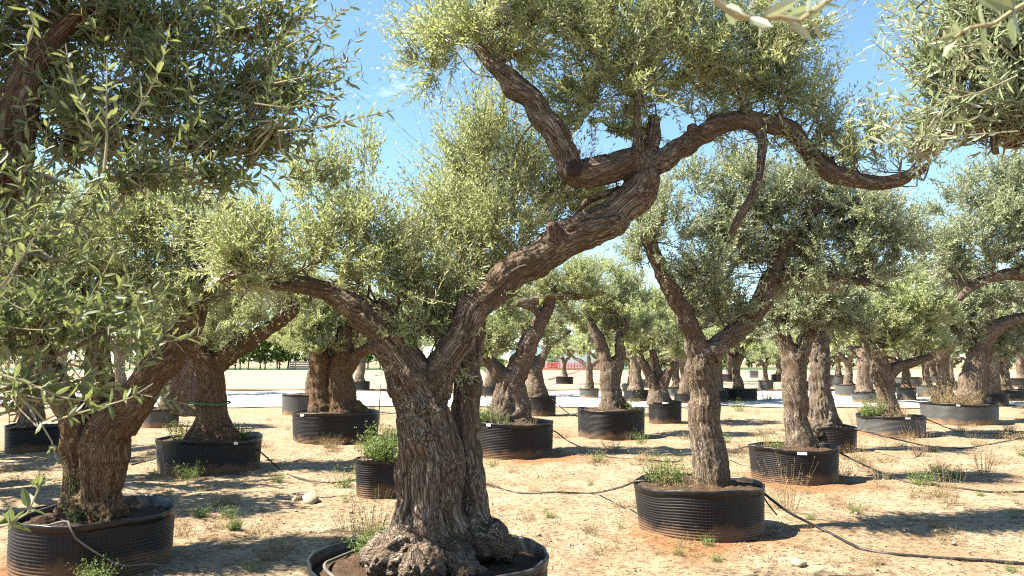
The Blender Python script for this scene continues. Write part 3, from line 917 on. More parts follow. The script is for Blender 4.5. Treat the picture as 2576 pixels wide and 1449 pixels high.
bc = P(530, 1014, b_y)
aa = np.linspace(0, 2 * PI, 33)
s_ = S(530, 1014, b_y)
band.tube(np.stack([bc[0] + 47 * s_ * np.cos(aa), bc[1] + 46 * s_ * np.sin(aa), bc[2] + 0.012 * np.sin(2 * aa)], -1), 0.012, 6, 0, False)
tag(obj('tie_band', band.mesh('tie_band', [M_BAND], True)), 'green band tied round the short trunk behind the front left olive', 'band')

mid('B', 'olive with a stout upright trunk in the pot with the white label', [
    ('trunk', [(2015, 1135, 0, 46), (2010, 1090, 0, 36), (2002, 1020, 0, 33), (1998, 950, 0, 33), (1998, 890, 0, 32)]),
    ('limb/a', [(1992, 905, 0, 26), (1972, 850, 0, 20), (1950, 800, 0, 15), (1935, 750, 0, 10)]), ('limb/b', [(2008, 900, .02, 26), (2030, 850, .05, 22), (2050, 800, .1, 16), (2080, 750, .1, 10)]),
    ('root_flare', [(2025, 1115, 0, 30), (2050, 1128, -.1, 18)]),
], [(2050, 790, .05, 110, 70), (1985, 790, .1, 60, 60), (2010, 740, 0, 80, 60), (2110, 790, .1, 70, 60), (2060, 730, .1, 130, 60), (1950, 830, .2, 50, 45), (2130, 840, .2, 50, 40)], 0.02, .06, .017, 2.3, 5, M_LEAF, None, .7)
mid('B2', 'olive on a gnarled pale root stump riddled with holes', [
    ('trunk', [(2070, 1090, 0, 55), (2066, 1050, 0, 44), (2062, 1010, 0, 34), (2060, 960, 0, 28), (2058, 900, 0, 27), (2056, 860, 0, 24)]), ('limb', [(2058, 880, 0, 22), (2090, 820, 0, 14)]), ('limb/b', [(2056, 880, 0, 20), (2040, 810, 0, 14)]),
    ('root_flare', [(2080, 1080, -.05, 36), (2110, 1078, -.1, 24)]), ('root_flare/b', [(2055, 1078, -.1, 34), (2040, 1085, -.2, 26)]),
], [(2090, 800, 0, 90, 60), (2030, 780, .2, 80, 60)], 0.022, .066, .02, 1.8, 6, M_LEAF, M_BARK_G, 1.5)
mid('E2', 'olive with flaring foot and fan shaped limbs just right of the big trunk', [
    ('trunk', [(1262, 1075, 0, 60), (1266, 1030, 0, 42), (1275, 980, 0, 33), (1285, 940, 0, 32)]), ('trunk', [(1300, 1075, 0, 50), (1305, 1030, 0, 34), (1298, 970, 0, 30)]),
    ('limb/a', [(1275, 960, 0, 26), (1245, 925, 0, 20), (1222, 895, 0, 16), (1215, 850, 0, 12)]), ('limb/b', [(1295, 955, 0, 30), (1318, 895, 0, 28), (1345, 835, 0, 24), (1370, 795, 0, 18), (1385, 755, 0, 13), (1390, 720, .1, 8)]),
    ('branch', [(1300, 762, -.2, 10), (1350, 755, -.1, 11), (1400, 745, 0, 11), (1460, 745, .1, 9), (1520, 735, .2, 7)]), ('branch/b', [(1365, 800, 0, 9), (1340, 775, -.1, 9), (1300, 762, -.2, 10)]),
    ('root_flare', [(1245, 1050, -.1, 26), (1232, 1075, -.2, 18)]), ('root_flare/b', [(1315, 1060, -.1, 26), (1340, 1080, -.1, 16)]),
], [(1265, 850, .3, 70, 65, dict(dens=1.2)), (1215, 860, .2, 55, 60, dict(dens=1.3)), (1340, 840, .5, 60, 50, dict(dens=.8)), (1250, 780, .2, 90, 60), (1340, 720, .1, 110, 60), (1440, 700, .1, 100, 50), (1420, 790, .3, 70, 40, dict(dens=.7)), (1490, 760, .2, 60, 40, dict(dens=.7))], 0.022, .062, .018, 1.7, 7, M_LEAF_Y, None, 1.0)
mid('E', 'olive with two thick dark trunks side by side in the large dark pot', [
    ('trunk', [(815, 1050, 0, 40), (808, 990, 0, 30), (808, 930, 0, 25), (800, 870, 0, 22), (790, 810, 0, 15)]), ('trunk', [(865, 1055, 0, 52), (862, 1000, 0, 40), (860, 940, 0, 30), (862, 880, 0, 27), (868, 820, 0, 18)]), ('trunk', [(836, 1050, .1, 34), (836, 960, .1, 26), (840, 900, .1, 22)]),
    ('limb', [(870, 940, -.05, 22), (890, 905, -.1, 18), (915, 880, -.15, 16), (945, 865, -.2, 10)]), ('root_flare', [(890, 1030, -.1, 26), (925, 1045, -.2, 16)]),
], [(800, 820, 0, 90, 70), (890, 820, .1, 90, 60), (760, 780, .1, 90, 60), (840, 760, .2, 130, 60), (950, 840, .1, 60, 45, dict(dens=.8)), (740, 850, .3, 70, 45, dict(dens=.8)), (815, 880, -.3, 60, 38, dict(dens=.9)), (870, 870, .5, 60, 40, dict(dens=.8))], 0.028, .07, .022, 1.8, 8, M_LEAF_Y, M_BARK_O, 1.0)
mid('C', 'olive with several slim stems rising from one foot, in the grey-black ribbed pot', [
    ('trunk', [(1540, 1040, 0, 40), (1538, 990, 0, 28), (1532, 945, 0, 26), (1520, 890, 0, 18), (1500, 845, 0, 16), (1480, 800, 0, 10)]), ('limb', [(1540, 960, 0, 22), (1558, 900, 0, 17), (1560, 840, .05, 13), (1575, 800, .1, 9)]), ('branch', [(1565, 840, .1, 8), (1560, 800, .1, 8), (1540, 790, .1, 7)]),
    ('root_flare', [(1560, 1010, 0, 16), (1585, 1035, -.1, 12)]),
], [(1500, 790, 0, 80, 60), (1570, 760, .1, 80, 70), (1520, 710, .1, 100, 55), (1600, 820, .2, 50, 40, dict(dens=.8)), (1470, 740, .2, 60, 50), (1470, 840, .3, 50, 35), (1550, 850, .5, 60, 45)], 0.028, .072, .023, 1.7, 9, M_LEAF_Y, None, .9)
mid('C2', 'olive with a dark V shaped trunk in the shaded small pot', [
    ('trunk', [(1660, 1015, 0, 34), (1655, 985, 0, 24)]), ('limb', [(1650, 990, 0, 18), (1632, 940, 0, 14), (1612, 900, 0, 11), (1600, 860, 0, 8)]), ('limb/b', [(1662, 985, 0, 17), (1680, 940, 0, 13), (1700, 910, 0, 9)]), ('limb/c', [(1655, 990, .1, 14), (1655, 930, .1, 10), (1640, 880, .1, 9)]),
], [(1610, 850, 0, 70, 50), (1680, 860, .1, 70, 55), (1650, 790, .1, 100, 70), (1600, 880, .3, 50, 35), (1690, 880, .4, 50, 35)], 0.034, .085, .028, 1.7, 10, M_LEAF_Y, None, 1.0)
mid('E3', 'olive rising behind the fan shaped olive, its limb bent to the right', [
    ('trunk', [(1352, 1005, 0, 34), (1346, 965, 0, 24), (1344, 920, 0, 20)]), ('limb', [(1350, 930, 0, 16), (1375, 880, 0, 9), (1410, 850, 0, 7), (1440, 830, .1, 5)]), ('limb/b', [(1340, 930, 0, 16), (1330, 870, 0, 12), (1310, 820, 0, 8)]),
], [(1310, 820, 0, 80, 50), (1400, 820, .1, 80, 40), (1350, 770, .1, 90, 50)], 0.036, .09, .03, 1.6, 11, M_LEAF_Y, None, 1.0)
mid('F', 'slim olive in the grey pot by the white road', [
    ('trunk', [(788, 1005, 0, 26), (785, 970, 0, 17), (788, 920, 0, 14), (795, 870, 0, 11)]), ('limb', [(788, 910, 0, 11), (770, 860, 0, 8)]),
], [(780, 850, 0, 80, 45, dict(dens=.8)), (730, 810, .1, 70, 40, dict(dens=.7))], 0.034, .09, .03, 1.6, 12, M_LEAF_Y, None, 1.0)
mid('G', 'olive with a broad split trunk half hidden behind the trunk with the green band', [
    ('trunk', [(425, 1040, 0, 34), (432, 990, 0, 24), (440, 930, 0, 20), (430, 880, 0, 16)]), ('trunk', [(462, 1045, .1, 34), (468, 990, .1, 28), (470, 930, .1, 22), (490, 880, .1, 14)]),
], [(420, 850, 0, 90, 60), (340, 830, .2, 90, 60)], 0.034, .085, .027, 1.7, 13, M_LEAF_Y, None, 1.0)
mid('H', 'olive mostly hidden by hanging leaves at the left edge', [
    ('trunk', [(80, 1085, 0, 40), (82, 1020, 0, 28), (78, 960, 0, 24), (70, 900, 0, 18)]), ('limb', [(78, 960, 0, 20), (110, 900, 0, 14)]),
], [(60, 880, 0, 100, 70), (-60, 850, .2, 110, 80), (150, 840, .2, 90, 70)], 0.03, .07, .022, 1.7, 14, M_LEAF_Y, None, 1.0)
mid('T', 'olive leaning left out of the pale dusty pot with dry straw at its foot', [
    ('trunk', [(2245, 1060, 0, 34), (2235, 1020, 0, 25), (2222, 970, 0, 24), (2212, 920, 0, 24), (2205, 880, 0, 22)]), ('limb/a', [(2205, 900, 0, 18), (2180, 860, 0, 12), (2160, 820, 0, 8)]), ('limb/b', [(2225, 960, 0, 17), (2255, 925, 0, 16), (2300, 912, 0, 12), (2345, 895, 0, 9)]), ('limb/c', [(2210, 890, 0, 18), (2225, 840, 0, 12)]),
], [(2200, 840, 0, 100, 60), (2150, 790, .1, 80, 50), (2280, 850, .1, 90, 50), (2240, 790, .1, 110, 55), (2340, 870, .2, 50, 35, dict(dens=.7)), (2260, 740, .2, 120, 60), (2330, 790, .3, 90, 60), (2150, 860, .3, 60, 40)], 0.028, .072, .023, 2.1, 15, M_LEAF_Y, None, .9)
mid('R', 'large spreading olive on the right above the dry weeds in its dusty pot', [
    ('trunk', [(2440, 1025, 0, 46), (2445, 980, 0, 36), (2455, 920, 0, 30), (2472, 860, 0, 28), (2480, 820, 0, 24)]), ('limb/a', [(2478, 850, 0, 22), (2520, 815, 0, 18), (2580, 800, 0, 15), (2640, 790, 0, 10)]), ('limb/b', [(2472, 850, 0, 22), (2440, 790, 0, 15), (2400, 760, 0, 10)]), ('limb/c', [(2478, 835, 0, 18), (2490, 760, 0, 12)]),
], [(2390, 800, 0, 90, 60), (2480, 740, .1, 110, 70), (2560, 850, .3, 80, 40), (2580, 760, 0, 100, 60), (2400, 720, .1, 90, 60), (2320, 770, .1, 70, 50), (2350, 700, .2, 90, 60), (2420, 850, .2, 60, 45), (2530, 880, .3, 60, 35)], 0.03, .078, .025, 1.9, 16, M_LEAF, None, 1.0)

# olive outside the frame on the right whose crown reaches in
NY = 9.2
n_base = np.array([P(2790, 905, NY)[0], NY, 0.0])
pot['N'] = make_pot('black pot just outside the right edge under the overhanging grey-green crown', 2790, 0, 0, 0, POTS_G, Yc=NY, R=.62, h=.45, seed=41)
olive('grey-green olive leaning in from the right edge with a level bare limb', soil_base('N'), px_limbs([
    ('trunk', [(2790, 1240, 0, 60), (2785, 1100, 0, 46), (2770, 950, 0, 42), (2760, 850, 0, 36)]),
    ('limb/a', [(2765, 880, 0, 32), (2720, 780, 0, 24), (2640, 700, 0, 20), (2560, 690, -.05, 17), (2490, 700, -.1, 15), (2440, 725, -.1, 13), (2410, 755, -.1, 8)]),
    ('limb/b', [(2725, 790, 0, 20), (2690, 690, 0, 16), (2620, 600, .05, 12), (2560, 540, .1, 9)]),
], NY), px_pads([(2520, 560, 0, 110, 90, dict(up=.9)), (2440, 630, 0, 90, 70), (2570, 470, .1, 90, 90, dict(up=.9, dens=.8)), (2660, 540, .1, 110, 120), (2420, 520, .1, 60, 60, dict(dens=.5)), (2390, 690, 0, 70, 45, dict(dens=.8)), (2560, 660, .1, 90, 50), (2700, 700, .1, 110, 90), (2350, 620, .15, 80, 60, dict(dens=.8)), (2480, 480, .15, 90, 70, dict(dens=.7))], NY),
    0.02, .056, .0155, 2.2, 17, M_LEAF, .8, ln=.33, nl=24, branchlets=6, stem_r=.002, group=TREES_G)

# ------------------------------------------------------------------ far rows: three kinds of small olive, copied
def far_olive(seed, label):
    r = np.random.default_rng(seed)
    limbs = [('trunk', [(0, 0, 0, .30), (.02, 0, .25, .21), (-.02 + .05 * r.normal(), 0, .7, .17), (.04 * r.normal(), 0, 1.0, .16)])]
    pads = []
    for q in range(4):
        a = q * PI / 2 + r.uniform(-.5, .5)
        e = np.array([math.cos(a), math.sin(a)]) * r.uniform(.55, 1.0)
        z = r.uniform(1.35, 2.05)
        limbs.append(('limb', [(0, 0, .9, .13), (e[0] * .35, e[1] * .35, 1.25, .10), (e[0] * .7, e[1] * .8, z - .35, .08), (e[0], e[1], z, .04)]))
        pads.append((np.array([e[0] * 1.05, e[1] * 1.05, z + .05]), r.uniform(.65, .9), r.uniform(.65, .9), r.uniform(.5, .65), {}))
    pads.append((np.array([.1, 0, 2.3]), .8, .8, .55, {}))
    limbs = [(p, [(x, y, z + 0.0, rr) for x, y, z, rr in pts]) for p, pts in limbs]
    merged = [('trunk', pts) for p, pts in limbs]
    return olive(label, (0, 0, 0), merged, pads, 0.045, .10, .036, 1.6, seed, M_LEAF_Y, 1.2, None, ln=.36, nl=22, branchlets=3, stem_r=0, group=TREES_G)
far_list = [   # pot px x, base y, width, rim y, tree label, pot label, scale, kind
    (1482, 1003, 50, 978, 'slim far olive behind the several-stemmed olive', 'pale far pot left behind the grey-black ribbed pot', .95),
    (1702, 1001, 64, 975, 'far olive seen just left of the straight trunk', 'dusty far pot just left of the straight trunk', 1.0),
    (1857, 1011, 94, 979, 'far olive with twin leaning stems right behind the straight trunk', 'broad black far pot right behind the straight trunk', 1.05),
    (1926, 983, 38, 957, 'thin far olive beside the grey bin by the road', 'pale little pot beside the grey bin', .8),
    (2110, 976, 42, 944, 'very far olive at the roadside behind the gnarled stump', 'very far pale pot at the roadside behind the gnarled stump', .95),
    (2135, 999, 68, 967, 'far olive right of the gnarled stump', 'yellowish far pot right of the gnarled stump', 1.0),
    (2280, 1009, 46, 976, 'far olive behind the olive leaning out of the pale pot', 'small black far pot behind the olive leaning out of the pale pot', .9),
    (2333, 1001, 50, 970, 'far olive between the pale pot and the dry weeds', 'grey far pot between the pale pot and the dry weeds', .95),
    (2283, 976, 70, 950, 'farthest olive in a low brown pot near the road', 'low brown far pot near the road', 1.0),
    (2530, 1012, 110, 982, 'far dark olive behind the spreading olive at the right edge', 'wide black far pot behind the spreading olive', 1.15),
    (2600, 1001, 70, 972, 'far olive partly beyond the right edge', 'far black pot partly beyond the right edge', 1.1),
    (2390, 985, 50, 960, 'far olive hidden behind the dry weeds', 'far pot hidden behind the dry weeds', 1.05),
    (1590, 990, 50, 965, 'far olive between the several-stemmed and the V shaped olive', 'far pot between the several-stemmed and the V shaped olive', 1.0),
    (2440, 968, 50, 948, 'very far olive under the spreading crown', 'very far pot under the spreading crown', 1.1),
    (1990, 975, 46, 950, 'far olive behind the stout upright trunk', 'far pot behind the stout upright trunk', 1.0),
    (1600, 1012, 62, 983, 'middle distance olive filling the gap before the V shaped trunk', 'shaded pot filling the gap before the V shaped trunk', 1.5),
    (1800, 1014, 62, 986, 'middle distance olive glimpsed right of the straight trunk', 'shaded pot glimpsed right of the straight trunk', 1.45),
    (2175, 1016, 62, 988, 'middle distance olive between the gnarled stump and the pale dusty pot', 'shaded pot between the gnarled stump and the pale dusty pot', 1.45),
    (2375, 1020, 64, 990, 'middle distance olive just behind the dry weeds', 'shaded pot just behind the dry weeds', 1.4),
    (2500, 1022, 66, 992, 'middle distance olive right behind the trunk of the spreading olive', 'shaded pot right behind the trunk of the spreading olive', 1.4),
    (1420, 968, 46, 948, 'very far olive in the gap with the red fence', 'very far pot in the gap with the red fence', 1.0),
    (1235, 1000, 60, 972, 'far olive showing between the big trunk and the fan shaped olive', 'far pot hidden behind the fan shaped olive', 1.35),
    (1000, 992, 56, 966, 'far olive hidden behind the big forked trunk', 'far pot hidden behind the big forked trunk', 1.35),
    (905, 985, 52, 960, 'far olive behind the thick double trunk', 'far pot behind the thick double trunk', 1.3),
    (500, 995, 60, 968, 'far olive behind the green-banded trunk', 'far pot behind the green-banded trunk', 1.35),
    (300, 1000, 60, 972, 'far olive behind the front left limb', 'far pot behind the front left limb', 1.35),
    (150, 990, 56, 964, 'far olive behind the left edge leaves', 'far pot behind the left edge leaves', 1.3),
    (1725, 1018, 60, 990, 'far olive tucked behind the straight trunk and the V shaped trunk', 'far pot tucked behind the straight trunk and the V shaped trunk', 1.25),
    (1530, 975, 46, 952, 'very far olive above the several-stemmed olive', 'very far pot above the several-stemmed olive', 1.15),
    (1640, 978, 50, 955, 'far olive behind the V shaped trunk', 'far pot behind the V shaped trunk', 1.2),
    (1750, 984, 54, 960, 'far olive half behind the straight trunk', 'far pot half behind the straight trunk', 1.15),
    (1835, 962, 40, 942, 'very far olive over the broad black far pot', 'very far pot over the broad black far pot', 1.2),
    (1960, 962, 40, 942, 'very far olive beside the stout upright trunk', 'very far pot beside the stout upright trunk', 1.2),
    (2050, 985, 54, 960, 'far olive right behind the gnarled stump', 'far pot right behind the gnarled stump', 1.15),
    (2190, 966, 44, 945, 'very far olive left behind the leaning olive', 'very far pot left behind the leaning olive', 1.2),
    (2240, 990, 54, 965, 'far olive close behind the leaning olive', 'far pot close behind the leaning olive', 1.1),
    (2350, 965, 44, 945, 'very far olive above the grey far pot', 'very far pot above the grey far pot', 1.2),
    (2490, 985, 60, 960, 'far olive behind the trunk of the spreading olive', 'far pot behind the trunk of the spreading olive', 1.15),
    (2570, 975, 56, 952, 'far olive near the right edge above the wide black far pot', 'far pot near the right edge above the wide black far pot', 1.2),
    (1780, 968, 44, 946, 'very far olive behind the straight trunk', 'very far pot behind the straight trunk', 1.05),
]
protos = []
for i, (x, yb, w, yr, tl, pl, sc) in enumerate(far_list):
    pr, loc, R, h = make_pot(pl, x, yb, w, yr, POTS_G, seed=100 + i, fine=False, mat=M_POT_G if any(q in pl for q in ('pale', 'dusty', 'grey far', 'yellow', 'brown')) else M_POT)
    place = (loc[0], loc[1], h - .06)
    if i < 3:
        o = far_olive(50 + i, tl)
        o.location = place; o.scale = (sc,) * 3
        protos.append(o)
    else:
        dup(protos[i % 3], place, rnd.uniform(0, 6.28), sc * rnd.uniform(.92, 1.08), tl)

for (x, Y, sc, lab) in ((-230, 9.3, 1.4, 'unseen olive added outside the left edge to shade the sand behind the crumpled pot'), (-300, 12.5, 1.3, 'unseen olive added outside the left edge to shade the green-banded pot')):  # unseen olives in pots, added to cast shade on the sand
    pr, loc, R, h = make_pot('black pot outside the left edge under the ' + ('nearer' if Y < 10 else 'farther') + ' shading olive', x, 0, 0, 0, POTS_G, Yc=Y, R=.6, h=.45, seed=int(Y * 10), fine=False)
    dup(protos[0], (loc[0], loc[1], h - .06), Y, sc, lab)

# ------------------------------------------------------------------ near branches: left foreground tree, right foreground tree
def near_tree(label, base, limbs, pads, L, W, seed, leaf, cover=1.0, ln=.28, nl=18, extra=None, wood=None, amp=.8):
    rng = np.random.default_rng(seed)
    base = np.asarray(base, float)
    root = thing('olive_tree', label, 'tree', base)
    sk, parts = wood_parts(root, base, limbs, 0.012, {'trunk': wood or M_BARK_O}, amp, seed, .05)
    mb = MB()
    pts = np.vstack([a for p, a in sk])
    for c, rx, ry, rz, kw in pads:
        n = max(3, int(2.1 * cover * kw.get('dens', 1) * 2 * PI * rx * rz / (0.55 * L * W) / nl))
        o, d = pad_shoots(c, rx, ry, rz, n, rng, kw.get('up', .5), kw.get('out', .7), .2, kw.get('bias', (0, 0, 0)))
        o = o - d * ln * .4
        foliage(mb, o - base, d, kw.get('ln', ln) * rng.uniform(.6, 1.3, n), L, W, nl, rng, True, .25, .0016, .4, .85)
        near = pts[np.argsort(np.linalg.norm(pts[:, :3] - c, axis=1))[:5]]
        hub = np.asarray(c) + rng.normal(0, .05, 3)
        s = near[0, :3]
        pa = catmull(np.vstack([s, s * .5 + hub * .5 + rng.normal(0, .05, 3), hub]), .05)
        mb.tube(pa - base, np.linspace(.005, .004, len(pa)), 7, 2, False)
        for q in range(min(n, 26)):
            e = o[q]
            pa = catmull(np.vstack([hub, hub * .5 + e * .5 + rng.normal(0, .03, 3), e + d[q] * .01]), .05)
            mb.tube(pa - base, np.linspace(.0045, .0018, len(pa)), 5, 1, False)
    for (path, kw) in (extra or []):
        p = catmull(np.asarray(path), .03)
        mb.tube(p - base, np.linspace(kw.get('r', .003), kw.get('r', .003) * .4, len(p)), 6, 1, False)
        npr = kw['n']
        t = np.linspace(kw.get('t0', .15), 1, npr)
        idx = np.minimum((t * (len(p) - 1)).astype(int), len(p) - 2)
        o = p[idx]; d = norm(p[idx + 1] - p[idx])
        for q in range(npr):
            foliage(mb, o[q:q + 1] - base, d[q:q + 1], np.array([.012]), kw.get('L', L) * (1 - .3 * t[q] ** 3), kw.get('W', W), 2, rng, True, 0, 0, .35, kw.get('spread', .95))
    obj('crown', mb.mesh('crown', [leaf, M_TWIG, M_BRANCHLET], False, (0, 0, 0)), root)
    return root

FY = 2.2
fl_x = P(-170, 905, FY)[0]
pot['FL'] = make_pot('black pot outside the left edge under the nearest hanging branches', -480, 0, 0, 0, POTS_G, Yc=2.0, R=.6, h=.45, seed=42)
fl_base = pot['FL'][1] + np.array([0.1, .1, .39])
fl_limbs = [('trunk', [(*fl_base, .24), (*(fl_base + [0, 0, .5]), .17), (*P(-220, 900, 2.2), .13), (*P(-120, 640, 2.3), .10), (*P(0, 440, 2.4), .08), (*P(40, 260, 2.45), .07)])] + px_limbs([
    ('limb/a', [(35, 300, .24, 55), (75, 180, .28, 40), (140, 90, .35, 26), (240, 10, .4, 16), (400, -60, .5, 10)]),
    ('limb/b', [(-35, 430, .4, 26), (60, 330, .4, 16), (180, 300, .4, 11), (330, 320, .4, 7), (470, 340, .4, 5)]),
], FY)
fl_pads = px_pads([
    (180, 50, .6, 180, 90, dict(dens=1.0)), (380, 60, .45, 190, 110, dict(dens=.9, bias=(.3, 0, 0))), (150, 210, .65, 110, 130, dict(dens=1.0)), (190, 360, .5, 100, 80, dict(dens=.7)), (620, 60, .5, 150, 100, dict(dens=.55, bias=(.6, 0, -.1))), (720, 20, .5, 90, 60, dict(dens=.6, bias=(.8, 0, .2))),
    (430, 230, .4, 170, 120, dict(dens=.8, bias=(.3, 0, 0))), (640, 210, .4, 140, 110, dict(dens=.6, bias=(.7, 0, -.1))), (745, 235, .4, 75, 85, dict(dens=.7, bias=(.9, 0, -.1))),
    (270, 330, .35, 180, 110, dict(dens=.7)), (520, 350, .35, 160, 80, dict(dens=.9, bias=(.5, 0, -.2))), (690, 350, .35, 110, 70, dict(dens=.75, bias=(.9, 0, 0))),
    (110, 450, .1, 100, 90, dict(dens=.25)), (350, 450, .2, 170, 60, dict(dens=.6, up=-.1, bias=(.4, 0, 0))), (560, 450, .3, 130, 60, dict(dens=.55, bias=(.6, 0, 0), up=-.1)),
    (60, 620, 0, 120, 110, dict(dens=.65)), (180, 560, 0, 110, 60, dict(dens=.22, bias=(.4, 0, 0))), (60, 800, -.1, 140, 110, dict(dens=.85, bias=(.4, 0, 0))), (250, 800, -.1, 150, 70, dict(dens=.42, bias=(.7, 0, 0))), (380, 850, -.1, 90, 50, dict(dens=.3, bias=(.8, 0, 0))),
    (60, 980, -.15, 110, 70, dict(dens=.7, bias=(.4, 0, -.2))), (200, 970, -.15, 110, 50, dict(dens=.28, bias=(.7, 0, -.1))),
    (-150, 100, .3, 220, 220, dict(dens=.9)), (-200, 500, .1, 200, 220, dict(dens=.9)), (-220, -150, .3, 300, 180, dict(dens=.9)), (200, -140, .4, 320, 130, dict(dens=.9)), (-420, -100, .3, 260, 260, dict(dens=.9)), (-450, 350, .2, 220, 260, dict(dens=.8)), (-500, -450, .3, 300, 260, dict(dens=.6)), (-100, -400, .4, 300, 200, dict(dens=.6)),  # unseen foliage left of and above the view, added to shade the foreground
], FY)
def pl(Y, *xy): return [P(x, y, Y) for x, y in xy]
fl_extra = [
    (pl(1.75, (262, 425), (268, 370), (268, 270), (270, 145)), dict(n=10, r=.0035, t0=.3)),
    (pl(1.75, (235, 330), (205, 260), (180, 190), (165, 110)), dict(n=8, r=.003)),
    (pl(1.8, (330, 300), (375, 230), (410, 150), (428, 60)), dict(n=8, r=.003)),
    (pl(1.8, (70, 20), (85, 60), (70, 110), (20, 140)), dict(n=6, r=.003)),
    (pl(1.7, (-40, 770), (20, 700), (60, 640), (110, 560)), dict(n=9, r=.004)),
    (pl(1.75, (-60, 1330), (20, 1320), (70, 1290), (95, 1235), (98, 1185)), dict(n=11, r=.004, L=.055, W=.015)),
    (pl(1.75, (100, 1060), (130, 1110), (140, 1150), (175, 1190)), dict(n=6, r=.002, L=.03)),
    (pl(1.8, (130, 1060), (230, 1030), (330, 1000), (385, 965)), dict(n=10, r=.003)),
    (pl(1.8, (-40, 930), (60, 960), (160, 1000), (250, 1010)), dict(n=9, r=.003)),
    (pl(2.3, (700, 330), (800, 320), (890, 300), (990, 278)), dict(n=11, r=.003)),
    (pl(2.4, (690, 210), (780, 190), (850, 165), (890, 150)), dict(n=9, r=.003)),
    (pl(2.4, (720, 120), (790, 80), (850, 40), (900, 5)), dict(n=9, r=.003)),
    (pl(2.3, (640, 260), (730, 270), (810, 250), (880, 235)), dict(n=9, r=.003)),
    (pl(2.0, (-30, 720), (60, 780), (120, 760), (200, 740)), dict(n=6, r=.002, t0=.5)),
    (pl(2.0, (-30, 815), (100, 830), (200, 815), (300, 830)), dict(n=6, r=.002, t0=.4)),
]
near_tree('nearest olive at the left edge, large leafy sprays hanging across the view', fl_base, fl_limbs, fl_pads, .050, .0118, 31, M_LEAF_N, 1.15, extra=fl_extra)

RY = 2.9
pot['FR'] = make_pot('black pot outside the right edge under the near feathery branch', 2960, 0, 0, 0, POTS_G, Yc=2.9, R=.6, h=.45, seed=43)
fr_base = pot['FR'][1] + np.array([0, 0, .39])
fr_limbs = [('trunk', [(*fr_base, .22), (*(fr_base + [0, 0, .5]), .16), (*P(2960, 700, 2.9), .14), (*P(2920, 420, 2.9), .12), (*P(2850, 250, 2.9), .09)])] + px_limbs([
    ('limb/a', [(2900, 400, 0, 50), (2800, 340, 0, 32), (2680, 320, 0, 20), (2560, 330, 0, 14), (2480, 320, 0, 9)]),
    ('limb/b', [(2850, 260, 0, 50), (2760, 150, 0, 28), (2620, 80, 0, 16), (2480, 30, 0, 9)]),
    ('limb/c', [(2500, 330, 0, 12), (2502, 370, 0, 12), (2506, 395, 0, 9)]),
], RY)
fr_pads = px_pads([
    (2480, 290, 0, 150, 80, dict(dens=1.5, bias=(-.8, 0, .2), up=.3)), (2370, 300, 0, 95, 55, dict(dens=.8, bias=(-1.2, 0, .15), up=.2)), (2420, 170, 0, 150, 80, dict(dens=1.2, bias=(-.8, 0, .4), up=.3)), (2540, 110, 0, 140, 110, dict(dens=1.3, bias=(-.5, 0, .3))),
    (2390, 80, .1, 95, 60, dict(dens=.5, bias=(-.9, 0, .5))), (2580, 260, 0, 120, 110, dict(dens=1.2)), (2440, 20, .1, 150, 60, dict(dens=.8, bias=(-.6, 0, .3))), (2700, 150, 0, 160, 160, dict(dens=.9)), (2300, 350, -.05, 90, 30, dict(dens=.8, bias=(-1, 0, 0), up=.1)), (2650, 330, 0, 130, 80, dict(dens=.9)),
    (2620, -80, 0, 250, 90, dict(dens=.9)),
], RY)
fr_extra = [
    (pl(.78, (1690, -190), (1760, -90), (1800, 0), (1850, 38), (1900, 48), (1960, 42), (2010, 52), (2050, 25), (2085, 0), (2130, -60), (2300, -140), (2600, -200)), dict(n=16, r=.0042, L=.046, W=.012, t0=.02)),
    (pl(.85, (2760, -120), (2640, -20), (2560, 20), (2500, 60), (2440, 70), (2400, 95)), dict(n=8, r=.004, L=.045, W=.012)),
    (pl(2.6, (2560, 190), (2470, 230), (2380, 255), (2290, 300)), dict(n=14, r=.003)),
    (pl(2.7, (2520, 120), (2400, 110), (2300, 60), (2200, 10)), dict(n=14, r=.003)),
    (pl(2.7, (2480, 240), (2380, 220), (2290, 180), (2190, 100)), dict(n=14, r=.003)),
    (pl(2.6, (2560, 330), (2420, 340), (2300, 340), (2180, 300)), dict(n=14, r=.003)),
]
near_tree('near olive whose feathery grey-green branch fills the upper right corner', fr_base, fr_limbs, fr_pads, .066, .0105, 33, M_LEAF, 1.1, ln=.30, nl=22, extra=fr_extra, wood=M_BARK)

# ------------------------------------------------------------------ ground, road, field
RED_SPOTS = [(pot['A'][1][0] - .1, pot['A'][1][1] - .4, .95), (pot['B'][1][0], pot['B'][1][1] - .3, 1.1), (pot['E2'][1][0] + .4, pot['E2'][1][1] - .5, 1.1), (pot['C'][1][0], pot['C'][1][1], 1.0), (pot['L'][1][0] - .2, pot['L'][1][1] - .5, 1.0)]
def spaced(lo, hi, fine, n):
    u = np.linspace(-1, 1, n)
    s = np.sign(u) * (np.abs(u) * fine + (np.exp(np.abs(u) * 6) - 1) / (math.exp(6) - 1) * (1 - fine))
    return np.where(s < 0, -s * lo, s * hi)
xs = spaced(-600, 600, .018, 460)
ys = 6.5 + spaced(-160, 900, .014, 460)
GX, GY = np.meshgrid(xs, ys)
def ground_h(x, y):
    p = np.stack([x, y, 0 * x], -1)
    near = np.exp(-((x / 16) ** 2 + ((y - 8) / 16) ** 2))
    return near * (0.05 * fbm(p / 1.6, 3) + 0.028 * fbm(p / .36 + 9, 3)) + 0.02 * pnoise(p / 4)
GZ = ground_h(GX.ravel(), GY.ravel())
GZ *= np.clip((24 - GY.ravel()) / 4, 0, 1)
V = np.stack([GX.ravel(), GY.ravel(), GZ], -1)
nx, ny = len(xs), len(ys)
